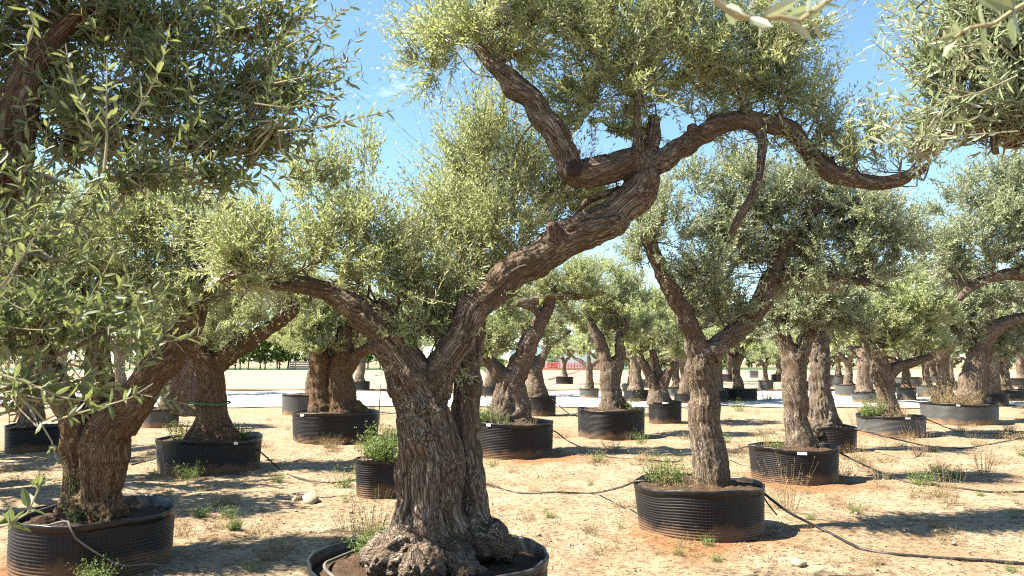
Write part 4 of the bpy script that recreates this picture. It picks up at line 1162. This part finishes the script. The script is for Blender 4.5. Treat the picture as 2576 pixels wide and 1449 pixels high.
i = np.arange(ny - 1)[:, None] * nx; j = np.arange(nx - 1)[None]
Q = np.stack([i + j, i + j + 1, i + nx + j + 1, i + nx + j], -1).reshape(-1, 4)
tag(obj('ground', mesh_from('ground', V, [(Q, 0)], [ground_material()], True)), 'sandy orange ground between the pots', 'ground', kind='structure')

def sheet(name, x0, x1, y0, y1, z, mat, label, wav=.0, nxs=900):
    x = np.linspace(x0, x1, nxs)
    a = y0 + wav * pnoise(np.stack([x / 2.1, 0 * x, 0 * x + z * 99], -1)); b = y1 + wav * pnoise(np.stack([x / 2.4, 0 * x + 5, 0 * x], -1))
    V = np.vstack([np.stack([x, a, 0 * x + z], -1), np.stack([x, b, 0 * x + z], -1)])
    q = np.array([[s, s + 1, nxs + s + 1, nxs + s] for s in range(nxs - 1)])
    return tag(obj(name, mesh_from(name, V, [(q, 0)], [mat])), label, name, kind='structure')
k = N('white_gravel_road')
co = k.n('TexCoord').outputs['Object']
M_ROAD = k.done(k.bsdf(k.mix(k.noise(co, 1.2, 5), (0.44, 0.41, 0.36), (0.56, 0.53, 0.48)), .95))
k = N('bare_field_earth')
co = k.n('TexCoord').outputs['Object']
mp = k.n('Mapping', Vector=co); mp.inputs['Scale'].default_value = (.1, .6, 1)
M_FIELD = k.done(k.bsdf(k.ramp(k.noise(mp.outputs['Vector'], 1.5, 5), [(0.3, (0.24, 0.16, 0.095)), (0.6, (0.33, 0.255, 0.165)), (.8, (.36, .30, .19))]), .95))
k = N('verge_grass')
co = k.n('TexCoord').outputs['Object']
M_GRASS = k.done(k.bsdf(k.mix(k.noise(co, 2.0, 5), (0.04, 0.07, 0.025), (0.08, 0.11, 0.04)), .9))
sheet('road', -120, 120, 26.5, 39.5, .034, M_ROAD, 'white gravel road crossing behind the trees', 1.3)
sheet('field', -300, 300, 39.9, 119, .030, M_FIELD, 'bare tan field beyond the road', .3)
sheet('verge', -300, 60, 119.5, 160, .034, M_GRASS, 'strip of green grass at the far side of the field', .5)
# low earth bank along the far side of the road
mbk = MB()
xx = np.linspace(-120, 120, 160)
mbk.tube(np.stack([xx, 39.9 + .25 * pnoise(np.stack([xx / 2, 0 * xx, 0 * xx], -1)), 0 * xx + .02], -1), .09 + .03 * np.sin(xx * 1.7), 7)
k = N('dark_earth'); co = k.n('TexCoord').outputs['Object']
M_EARTH = k.done(k.bsdf(k.mix(k.noise(co, 3.0), (0.10, 0.05, 0.03), (0.22, 0.12, 0.07)), .95))
tag(obj('bank', mbk.mesh('bank', [M_EARTH])), 'low dark earth bank along the far edge of the road', 'bank', kind='structure')

# ------------------------------------------------------------------ beyond the field: trees, hedge, greenhouse, net fence
def far_tree(seed):
    r = np.random.default_rng(seed)
    root = thing('roadside_tree', 'x', 'tree', (0, 0, 0), 'trees beyond the field')
    mb = MB()
    mb.tube(catmull([(0, 0, -.1, .14), (.1, 0, 1.6, .11), (0, .1, 3.4, .08), (.1, 0, 5.2, .03)], .5)[:, :3], np.linspace(.14, .03, len(catmull([(0, 0, -.1, .14), (.1, 0, 1.6, .11), (0, .1, 3.4, .08), (.1, 0, 5.2, .03)], .5))), 7)
    obj('trunk', mb.mesh('trunk', [M_BRANCHLET]), root)
    m2 = MB()
    for q in range(7):
        c = np.array([r.normal(0, .7), r.normal(0, .7), r.uniform(1.5, 5.6)])
        o, d = pad_shoots(c, 1.3, 1.3, 1.0, 55, r)
        foliage(m2, o, d, r.uniform(.5, .9, 55), .32, .15, 14, r, False, .2, 0)
    obj('crown', m2.mesh('crown', [M_FAR, M_TWIG]), root)
    return root
ft = [far_tree(s) for s in (201, 202)]
cnt = 0
for x in np.arange(330, 1010, 20):
    Yt = 128 + rnd.uniform(-5, 9)
    q = P(x + rnd.uniform(-8, 8), HOR, Yt)
    lab = 'bright green tree in the row along the far edge of the field'
    if cnt < 2:
        o = ft[cnt]; o.location = (q[0], q[1], 0); o['label'] = lab
    else:
        o = dup(ft[cnt % 2], (q[0], q[1], 0), rnd.uniform(0, 6), rnd.uniform(.85, 1.2), lab)
    cnt += 1
for x in np.arange(1180, 2700, 44):
    Yt = 150 + rnd.uniform(-10, 15)
    q = P(x + rnd.uniform(-15, 15), HOR, Yt)
    dup(ft[cnt % 2], (q[0], q[1], -1.2), rnd.uniform(0, 6), rnd.uniform(.6, .8) if x < 1500 else rnd.uniform(.95, 1.3), 'low round tree in the hedge line beyond the red net fence')
    cnt += 1
# greenhouse with a white film roof
gq = P(1440, HOR, 150)
mbg = MB()
aa = np.linspace(0, PI, 15)
gh_root = thing('greenhouse', 'long white film greenhouse beyond the hedge', 'greenhouse', (gq[0], gq[1], 0))
V, q = [], []
for k_ in range(3):
    for e in (0, 1):
        for a in aa: V.append([-8 + k_ * 8 + 4 * math.cos(a), e * 20, 2.6 + 2.2 * math.sin(a)])
    b = k_ * 30
    q += [[b + s, b + s + 1, b + 15 + s + 1, b + 15 + s] for s in range(14)]
mbg.add(np.array(V), q)
obj('roof', mbg.mesh('roof', [M_WHITE]), gh_root)
mbw = MB()
for (a, b, c, d) in ((-12, 0, 12, 0), (12, 0, 12, 20), (12, 20, -12, 20), (-12, 20, -12, 0)):
    mbw.add(np.array([[a, b, 0], [c, d, 0], [c, d, 2.62], [a, b, 2.62]]), [[0, 1, 2, 3]])
for k_ in range(3):
    for e in (0.01, 19.99):
        fan = [[-8 + k_ * 8, e, 2.6]] + [[-8 + k_ * 8 + 3.98 * math.cos(a), e, 2.6 + 2.18 * math.sin(a)] for a in aa]
        mbw.add(np.array(fan), None, [[0, s + 1, s + 2] for s in range(14)])
obj('wall', mbw.mesh('wall', [M_WHITE], False), gh_root)
# red net fence with posts
f0, f1 = P(1360, HOR, 118), P(1530, HOR, 118)
fr = thing('net_fence', 'red net fence on posts at the far edge of the field', 'fence', (f0[0], f0[1], 0))
mbf = MB(); mbp = MB()
nn = 9
for s in range(nn):
    x = (f1[0] - f0[0]) * s / (nn - 1)
    mbp.tube([(x, 0, 0), (x, 0, 1.25)], .05, 6)
L_ = f1[0] - f0[0]
for zz in np.linspace(.15, 1.15, 6):
    mbf.tube([(0, -.06, zz), (L_, -.06, zz)], .055, 4)
for xx_ in np.arange(.15, L_, .45):
    mbf.tube([(xx_, -.06, .12), (xx_, -.06, 1.18)], .045, 4)
obj('net', mbf.mesh('net', [M_RED]), fr); obj('post', mbp.mesh('post', [M_RED]), fr)
# sagging red barrier tape across the field
mbt = MB()
t0, t1 = P(1270, 955, 60), P(1480, 920, 100)
a_, b_ = G(1380, 955, .35), np.array([P(1480, HOR, 105)[0], 105, .7])
mbt.tube(catmull(np.vstack([a_, (a_ + b_) / 2 - [0, 0, .12], b_]), 2.0), .05, 5)
tag(obj('barrier_tape', mbt.mesh('barrier_tape', [M_RED])), 'red tape running slantwise across the tan field', 'tape')
# grey bin on the road
bq = G(1895, 951)
bn = thing('storage_bin', 'grey box shaped bin standing on the white road', 'bin', (bq[0], bq[1], .03))
mbb = MB(); mbb.box((0, 0, .28), (.74, .62, .56)); obj('body', mbb.mesh('body', [M_METAL], False), bn)
mbb = MB(); mbb.box((0, 0, .585), (.80, .68, .05)); mbb.box((0, 0, .625), (.70, .58, .03)); obj('lid', mbb.mesh('lid', [M_METAL], False), bn)
cq = P(757, HOR, 121)
cb = thing('crate', 'dark crate at the edge of the far tree row', 'crate', (cq[0], cq[1], 0.03))
mbb = MB()
for zz in (.15, .5, .85, 1.2): mbb.box((0, 0, zz), (3.0, 1.6, .26))
for sx in (-1.45, 1.45):
    for sy in (-.85, .85): mbb.box((sx, sy, .7), (.12, .1, 1.4))
obj('slats', mbb.mesh('slats', [M_METAL], False), cb)

# ------------------------------------------------------------------ hoses
def gz(p): return np.array([p[0], p[1], float(ground_h(np.array([p[0]]), np.array([p[1]]))[0]) + .012])
def hose(label, spec, r=.011, mat=None, cat='hose', name='irrigation_hose', group='irrigation hoses'):
    """spec: ('g', x, y) on the ground, ('a', x, y, Y) in the air at distance Y, or a raw point"""
    pts = []
    for s in spec:
        if s[0] == 'g': pts.append(gz(G(s[1], s[2])))
        elif s[0] == 'a': pts.append(P(s[1], s[2], s[3]))
        else: pts.append(np.asarray(s[1]))
    p = catmull(np.vstack(pts), .05)
    p += np.stack([pnoise(p * 3 + 3), pnoise(p * 3 + 7), 0 * p[:, 0]], -1) * .012
    m = MB(); m.tube(p, r, 8)
    return tag(obj(name, m.mesh(name, [mat or M_HOSE])), label, cat, group)
YA, YB, YD, YT, YR, YE2 = (pot[q][1][1] for q in ('A', 'B', 'D', 'T', 'R', 'E2'))
hose('thick black hose dropping from the orange-stained pot to the lower right corner', [('a', 1880, 1238, YA), ('a', 1915, 1236, YA - .05), ('a', 1935, 1252, YA - .1), ('a', 1990, 1292, YA - .2), ('g', 2075, 1345), ('g', 2180, 1385), ('g', 2330, 1402), ('g', 2500, 1410), ('g', 2640, 1418)], .013)
hose('short black hose end hanging off the rim of the orange-stained pot', [('a', 1915, 1240, YA - .05), ('a', 1932, 1268, YA - .12), ('a', 1955, 1296, YA - .15)], .007)
hose('black hose sagging from the orange-stained pot to behind the big forked trunk', [('a', 1640, 1212, YA), ('a', 1600, 1211, YA), ('a', 1560, 1226, YA + .6), ('g', 1490, 1243), ('g', 1400, 1247), ('g', 1300, 1238), ('g', 1215, 1212), ('g', 1100, 1190), ('g', 1000, 1210)])
hose('black hose running from the weedy pot down to the middle of the ground', [('a', 1370, 1078, YE2), ('a', 1397, 1086, YE2), ('a', 1440, 1115, YE2 - .3), ('g', 1530, 1150), ('g', 1620, 1162), ('g', 1700, 1162), ('g', 1800, 1150), ('a', 1885, 1122, YB), ('a', 1920, 1124, YB)])
hose('black hose from the pot of the green-banded trunk to the ground', [('a', 640, 1124, YD), ('a', 658, 1140, YD - .1), ('g', 705, 1180), ('g', 745, 1202), ('g', 830, 1215), ('g', 900, 1205)])
hose('black hose from the white-labelled pot curving to the right edge', [('a', 2075, 1130, YB), ('a', 2106, 1136, YB), ('a', 2170, 1168, YB - .2), ('g', 2280, 1215), ('g', 2400, 1236), ('g', 2500, 1241), ('g', 2640, 1240)], .012)
hose('black hose hanging between the pale dusty pot and the right edge', [('a', 2140, 1078, 13.6), ('a', 2180, 1086, 13.3), ('a', 2260, 1106, 12.9), ('g', 2350, 1127), ('g', 2430, 1130), ('g', 2490, 1122), ('a', 2560, 1104, 14.2), ('a', 2650, 1085, 14.6)], .014)
hose('thin black hose on the ground before the broad dusty pot', [('a', 2318, 1050, YT - .1), ('a', 2345, 1060, YT - .2), ('g', 2400, 1082), ('g', 2480, 1091), ('g', 2600, 1086)], .012)
hose('black hose lying behind the green-banded pot', [('g', 330, 1175), ('g', 370, 1168), ('a', 405, 1145, YD), ('a', 415, 1118, YD)], .01)
hose('black hose between the weedy pot and the grey-black ribbed pot', [('a', 1390, 1005, 22), ('g', 1430, 1040), ('g', 1445, 1044), ('a', 1460, 1034, 16.2)], .014)
LP, LR, LH = pot['L'][1], pot['L'][2], pot['L'][3]
lp = [(LP[0] + .9 * LR * math.cos(a), LP[1] + .9 * LR * math.sin(a), LH - .035 + .02 * math.sin(3 * a)) for a in np.radians([150, 185, 215, 240, 262])]
hose('grey hose ringing the soil of the crumpled pot and dropping over its rim', [('p', q) for q in lp] + [('p', (LP[0] + .22 * LR, LP[1] - 1.02 * LR, LH + .03)), ('p', (LP[0] + .34 * LR, LP[1] - 1.05 * LR, LH - .08)), ('p', (LP[0] + .72 * LR, LP[1] - .80 * LR, LH - .30)), ('p', (LP[0] + .98 * LR, LP[1] - .45 * LR, .06)), ('g', 500, 1440), ('g', 560, 1455)], .0075, M_HOSE_G)
MP, MR, MH = pot['M'][1], pot['M'][2], pot['M'][3]
mp_ = [(MP[0] + .86 * MR * math.cos(a), MP[1] + .86 * MR * math.sin(a), MH - .03 + .015 * math.sin(4 * a)) for a in np.radians([118, 140, 165, 190, 212, 235, 255])]
hose('pale grey hose coiled inside the pot of the big forked olive', [('p', q) for q in mp_], .010, M_HOSE_G)
mp2 = [(MP[0] + .97 * MR * math.cos(a), MP[1] + .97 * MR * math.sin(a), MH + .012 + .012 * math.sin(5 * a)) for a in np.radians([250, 280, 305, 330, 350])]
hose('black hose laid along the front rim of the pot of the big forked olive', [('p', q) for q in mp2], .013)
mbs = MB(); sp = gz(G(953, 1068)); mbs.tube([sp - [0, 0, .1], sp + [.01, 0, .55], sp + [.03, 0, 1.0]], [.02, .018, .016], 6)
tag(obj('stake', mbs.mesh('stake', [M_BRANCHLET])), 'thin dark stake standing in front of the white road', 'stake')

# ------------------------------------------------------------------ weeds, stones, litter
def weed_mesh(seed, hgt, n, L, W, spread, leafy=12, sr=.0018, mat=None, stemmat=None, bend=.3, hi=False):
    r = np.random.default_rng(seed)
    mb = MB()
    a = r.uniform(0, 2 * PI, n); q = r.uniform(0, 1, n) ** .6
    o = np.stack([np.cos(a) * q * hgt * spread * .35, np.sin(a) * q * hgt * spread * .35, np.full(n, -.01)], -1)
    d = norm(np.stack([np.cos(a) * q * spread, np.sin(a) * q * spread, np.ones(n)], -1) + r.normal(0, .12, (n, 3)))
    foliage(mb, o, d, hgt * r.uniform(.5, 1.1, n), L, W, leafy, r, hi, bend, sr, .5, 1.0)
    return mb.mesh('weed', [mat or M_WEED, stemmat or M_WEED])
wm = {
    'bush': weed_mesh(1, .36, 150, .036, .017, .9, 16, .0016),
    'tuft': weed_mesh(2, .16, 34, .05, .007, 1.0, 8, .001),
    'tall': weed_mesh(3, .5, 15, .028, .006, .35, 22, .0016),
    'drytall': weed_mesh(4, .36, 26, .018, .004, .6, 16, .0016, M_DRY, M_DRY),
    'dry': weed_mesh(5, .15, 40, .035, .005, 1.5, 8, .0016, M_DRY, M_DRY, .1),
    'straw': weed_mesh(6, .42, 130, .05, .006, 1.0, 12, .0018, M_DRY, M_DRY, .5),
    'herb': weed_mesh(7, .24, 26, .03, .010, .8, 12, .0014),
}
def weed(kind, loc, sc, label, cat='weed', group=None, name='weed', rz=None):
    o = obj(name, wm[kind], None, loc)
    o.rotation_euler = (0, 0, rnd.uniform(0, 6.28) if rz is None else rz)
    o.scale = (sc,) * 3 if not isinstance(sc, tuple) else sc
    return tag(o, label, cat, group)
def in_pot(key, fx, fy, dz=0.0):
    _, loc, R, h = pot[key]
    return (loc[0] + fx * R, loc[1] + fy * R, h - .05 + dz)
weed('bush', in_pot('S', .35, -.3), 1.15, 'bright green leafy bush spilling over the small tall pot', 'bush', None, 'bush')
weed('bush', in_pot('S', -.1, .3), .8, 'green leafy bush at the back of the small tall pot', 'bush', None, 'bush')
weed('bush', in_pot('A', -.55, .1), .8, 'green weed growing at the left side of the orange-stained pot')
weed('drytall', in_pot('A', -.7, -.1), .7, 'dry pale weeds at the left rim of the orange-stained pot')
weed('straw', in_pot('A', -.25, -.2, -.12), .75, 'straw coloured tuft at the foot of the straight trunk')
weed('herb', in_pot('D', -.55, -.1), 1.7, 'dark green weed beside the green-banded trunk')
weed('bush', in_pot('D', .55, 0), .7, 'low green weed on the right of the green-banded trunk')
weed('bush', in_pot('E2', -.7, -.2), 1.0, 'green weeds on the left of the fan shaped olive')
weed('herb', in_pot('E2', -.3, -.6), 1.1, 'green weed at the front rim of the weedy pot')
weed('drytall', in_pot('E2', .5, -.4), .8, 'dry weed on the right of the weedy pot')
weed('herb', in_pot('C', .55, -.3), 1.6, 'green weeds on the right of the several-stemmed olive')
weed('drytall', in_pot('C', -.35, -.4), 1.0, 'pale dry weeds on the left of the several-stemmed olive')
weed('straw', in_pot('R', -.5, -.25), 1.5, 'big heap of dry straw coloured weeds before the spreading olive')
weed('straw', in_pot('R', .15, -.35), .9, 'dry brown weeds in the middle of the broad dusty pot')
weed('straw', in_pot('T', -.1, -.3, -.1), 1.3, 'dry pinkish straw at the foot of the leaning olive')
weed('bush', in_pot('T', -.7, -.2), 1.1, 'green weed hanging over the pale dusty pot')
weed('herb', in_pot('B', -.45, -.2), 1.1, 'green weed left of the stout upright trunk')
weed('drytall', in_pot('B', -.65, .1), 1.0, 'dry yellow weeds left of the stout upright trunk')
weed('straw', in_pot('B', .1, -.4, -.2), .6, 'dry roots and straw at the front of the white-labelled pot')
weed('herb', in_pot('E', .75, -.2), 1.4, 'dark weed trailing over the right rim of the large dark pot')
weed('drytall', in_pot('L', .35, -.35), .8, 'thin dry stalks rising from the crumpled pot')
weed('tall', in_pot('L', .05, -.55), .55, 'slim pale weed in front of the twin trunk')
weed('tall', in_pot('L', -.1, -.2), .9, 'thin green shoot between the fused trunks')
weed('drytall', in_pot('M', .55, .45), .75, 'dry weeds behind the right root of the big olive')
weed('drytall', in_pot('M', .35, .7), .7, 'dark dry weeds at the back rim of the big pot')
weed('herb', in_pot('M', -.42, .40), .8, 'green weeds on the left of the big root flare')
weed('bush', in_pot('M', -.52, .25), .5, 'small leafy weed among the left roots of the big olive')
def on_ground(x, y): return gz(G(x, y)) - np.array([0, 0, .014])
weed('tall', on_ground(900, 1395), 1.0, 'tall thin green weed left of the big root flare')
weed('tall', on_ground(935, 1370), 1.15, 'tallest thin weed close to the left side of the big trunk')
weed('drytall', on_ground(880, 1340), 1.0, 'reddish dry weeds in front of the small tall pot')
weed('drytall', on_ground(940, 1330), 1.1, 'pale dry weeds between the small tall pot and the big trunk')
weed('herb', on_ground(865, 1225), 1.1, 'pale green weed on the left of the small tall pot')
weed('straw', on_ground(560, 1270), (.55, .55, .38), 'heap of dry brushwood on the sand left of the stone', 'brushwood', None, 'brushwood')
weed('straw', on_ground(832, 1128), (.7, .7, .5), 'pinkish dry plant lying before the large dark pot', 'dead plant', None, 'dead_plant')
weed('herb', on_ground(1612, 1115), 1.2, 'bright green weed at the right foot of the grey-black ribbed pot')
weed('bush', on_ground(590, 1335), .33, 'small bright green tuft alone on the sunny sand before the green-banded pot')
weed('bush', on_ground(240, 1475), .5, 'pale green weed in front of the crumpled pot')
weed('dry', on_ground(2230, 1160), 1.3, 'dark dry clump right of the white-labelled pot')
weed('drytall', on_ground(2170, 1140), .8, 'dry weeds beside the foot of the white-labelled pot')
weed('drytall', on_ground(2300, 1095), 1.2, 'dry weeds at the right foot of the pale dusty pot')
weed('herb', on_ground(1930, 1010), 2.6, 'tall green weed left of the stout upright trunk')
weed('herb', on_ground(1860, 1035), 1.6, 'green weeds in front of the broad black far pot')
weed('drytall', on_ground(2150, 1070), 1.3, 'straw weeds behind the small black pot')
# scattered tufts, all alike
r_ = random.Random(21)
n_ = 0
while n_ < 270:
    x, y = r_.uniform(-20, 2640), 980 + 460 * r_.random() ** 1.5
    g = G(x, y)
    if g[1] > 28 or any((g[0] - q[1][0]) ** 2 + (g[1] - q[1][1]) ** 2 < (q[2] + .12) ** 2 for q in pot.values()): continue
    kind = r_.choice(['tuft', 'dry', 'dry', 'dry', 'dry', 'herb', 'drytall', 'drytall', 'drytall'])
    sc = r_.uniform(.4, 1.0) * (1.0 if g[1] < 10 else 1.7)
    if kind in ('drytall', 'herb'): sc *= .55
    green = kind in ('tuft', 'herb')
    o = weed(kind, gz(g) - np.array([0, 0, .014]), sc, 'small green weed tuft scattered on the sandy ground' if green else 'small dry weed tuft scattered on the sandy ground', 'weed', 'scattered green tufts' if green else 'scattered dry tufts', 'weed_tuft')
    n_ += 1
for q in range(26):
    x, y = r_.uniform(1880, 2620), r_.uniform(1085, 1290)
    g = G(x, y)
    if any((g[0] - p_[1][0]) ** 2 + (g[1] - p_[1][1]) ** 2 < (p_[2] + .15) ** 2 for p_ in pot.values()): continue
    weed(r_.choice(['dry', 'drytall', 'dry']), gz(g) - np.array([0, 0, .014]), r_.uniform(.9, 1.7), 'low dry brown clump on the sand at the right', 'dead plant', 'dry brown clumps at the right', 'dry_clump')
# stones
def stone_mesh(seed):
    r = np.random.default_rng(seed)
    th = np.linspace(0, 2 * PI, 17)[:-1]; ph = np.linspace(-PI / 2, PI / 2, 9)[1:-1]
    V = [[0, 0, -1]] + [[math.cos(p) * math.cos(t), math.cos(p) * math.sin(t), math.sin(p)] for p in ph for t in th] + [[0, 0, 1]]
    V = np.array(V) * [1, .75, .55]
    V *= (1 + .38 * fbm(V * 1.3 + seed, 3))[:, None]
    q = [[1 + a * 16 + b, 1 + a * 16 + (b + 1) % 16, 17 + a * 16 + (b + 1) % 16, 17 + a * 16 + b] for a in range(6) for b in range(16)]
    t = [[0, 1 + (b + 1) % 16, 1 + b] for b in range(16)] + [[113, 97 + b, 97 + (b + 1) % 16] for b in range(16)]
    return mesh_from('stone', V, [(q, 0), (t, 0)], [M_STONE], True)
st = [stone_mesh(s) for s in (1, 2, 3, 4)]
def stone(x, y, s, label, group=None, k=0):
    g = gz(G(x, y))
    o = obj('stone', st[k % 4], None, (g[0], g[1], g[2] + s * .15))
    o.scale = (s,) * 3; o.rotation_euler = (rnd.uniform(-.2, .2), rnd.uniform(-.2, .2), rnd.uniform(0, 6))
    tag(o, label, 'stone', group)
stone(780, 1262, .12, 'large pale stone on the sand left of the small tall pot', None, 0)
stone(748, 1258, .075, 'brown stone touching the large pale stone', None, 1)
stone(2010, 1425, .06, 'greyish clod on the sunny sand near the bottom edge', None, 2)
for i in range(90):
    x, y = r_.uniform(0, 2576), 1040 + 400 * r_.random()
    g = G(x, y)
    if any((g[0] - q[1][0]) ** 2 + (g[1] - q[1][1]) ** 2 < (q[2] + .1) ** 2 for q in pot.values()): continue
    stone(x, y, r_.uniform(.008, .030), 'small pale stone lying on the sandy ground', 'small scattered stones', i)

# leaf litter, twigs and gravel: countless small pieces
r = np.random.default_rng(77)
def scatter(n, y0, y1, xw):
    y = y0 + (y1 - y0) * r.random(n) ** 1.6
    x = r.uniform(-1, 1, n) * (xw * y + 1)
    keep = np.ones(n, bool)
    for q in pot.values():
        keep &= (x - q[1][0]) ** 2 + (y - q[1][1]) ** 2 > (q[2] * 1.0) ** 2
    x, y = x[keep], y[keep]
    cl = pnoise(np.stack([x / .9, y / .9, 0 * x], -1)) + r.normal(0, .35, len(x))
    x, y = x[cl > -.05], y[cl > -.05]
    return np.stack([x, y, ground_h(x, y) + .004], -1)
pts = scatter(26000, 2.5, 19, .75)
n = len(pts)
a = r.uniform(0, 2 * PI, n); l = r.uniform(.018, .05, n)[:, None]; w = r.uniform(.004, .011, n)[:, None]
d = np.stack([np.cos(a), np.sin(a), r.uniform(0, .35, n)], -1); s = np.stack([-np.sin(a), np.cos(a), r.normal(0, .3, n)], -1)
V = np.stack([pts, pts + d * l * .5 + s * w, pts + d * l, pts + d * l * .5 - s * w], 1).reshape(-1, 3)
tag(obj('leaf_litter', mesh_from('leaf_litter', V, [(np.arange(4 * n).reshape(-1, 4), 0)], [leaf_material('dead_leaf', (.05, .032, .018), (.16, .105, .06), (.22, .165, .10), (.1, .05, .02), .03, .8, .1)])), 'dry fallen leaves strewn over the sand', 'leaf litter', kind='stuff')
pts = scatter(15000, 2.5, 14, .75)
n = len(pts)
oc = np.array([[1, 0, 0], [-1, 0, 0], [0, 1, 0], [0, -1, 0], [0, 0, 1], [0, 0, -1]], float)
sz = (r.uniform(.003, .011, n) * (1 + (r.random(n) < .04) * 1.5))[:, None, None] * r.uniform(.6, 1.3, (n, 1, 3))
V = (pts[:, None] + oc[None] * sz + r.normal(0, .001, (n, 6, 3))).reshape(-1, 3)
Tq = np.array([[0, 2, 4], [2, 1, 4], [1, 3, 4], [3, 0, 4], [2, 0, 5], [1, 2, 5], [3, 1, 5], [0, 3, 5]])
tag(obj('gravel', mesh_from('gravel', V, [((np.arange(n)[:, None, None] * 6 + Tq).reshape(-1, 3), 0)], [M_STONE])), 'fine pale gravel and clods on the sand', 'gravel', kind='stuff')
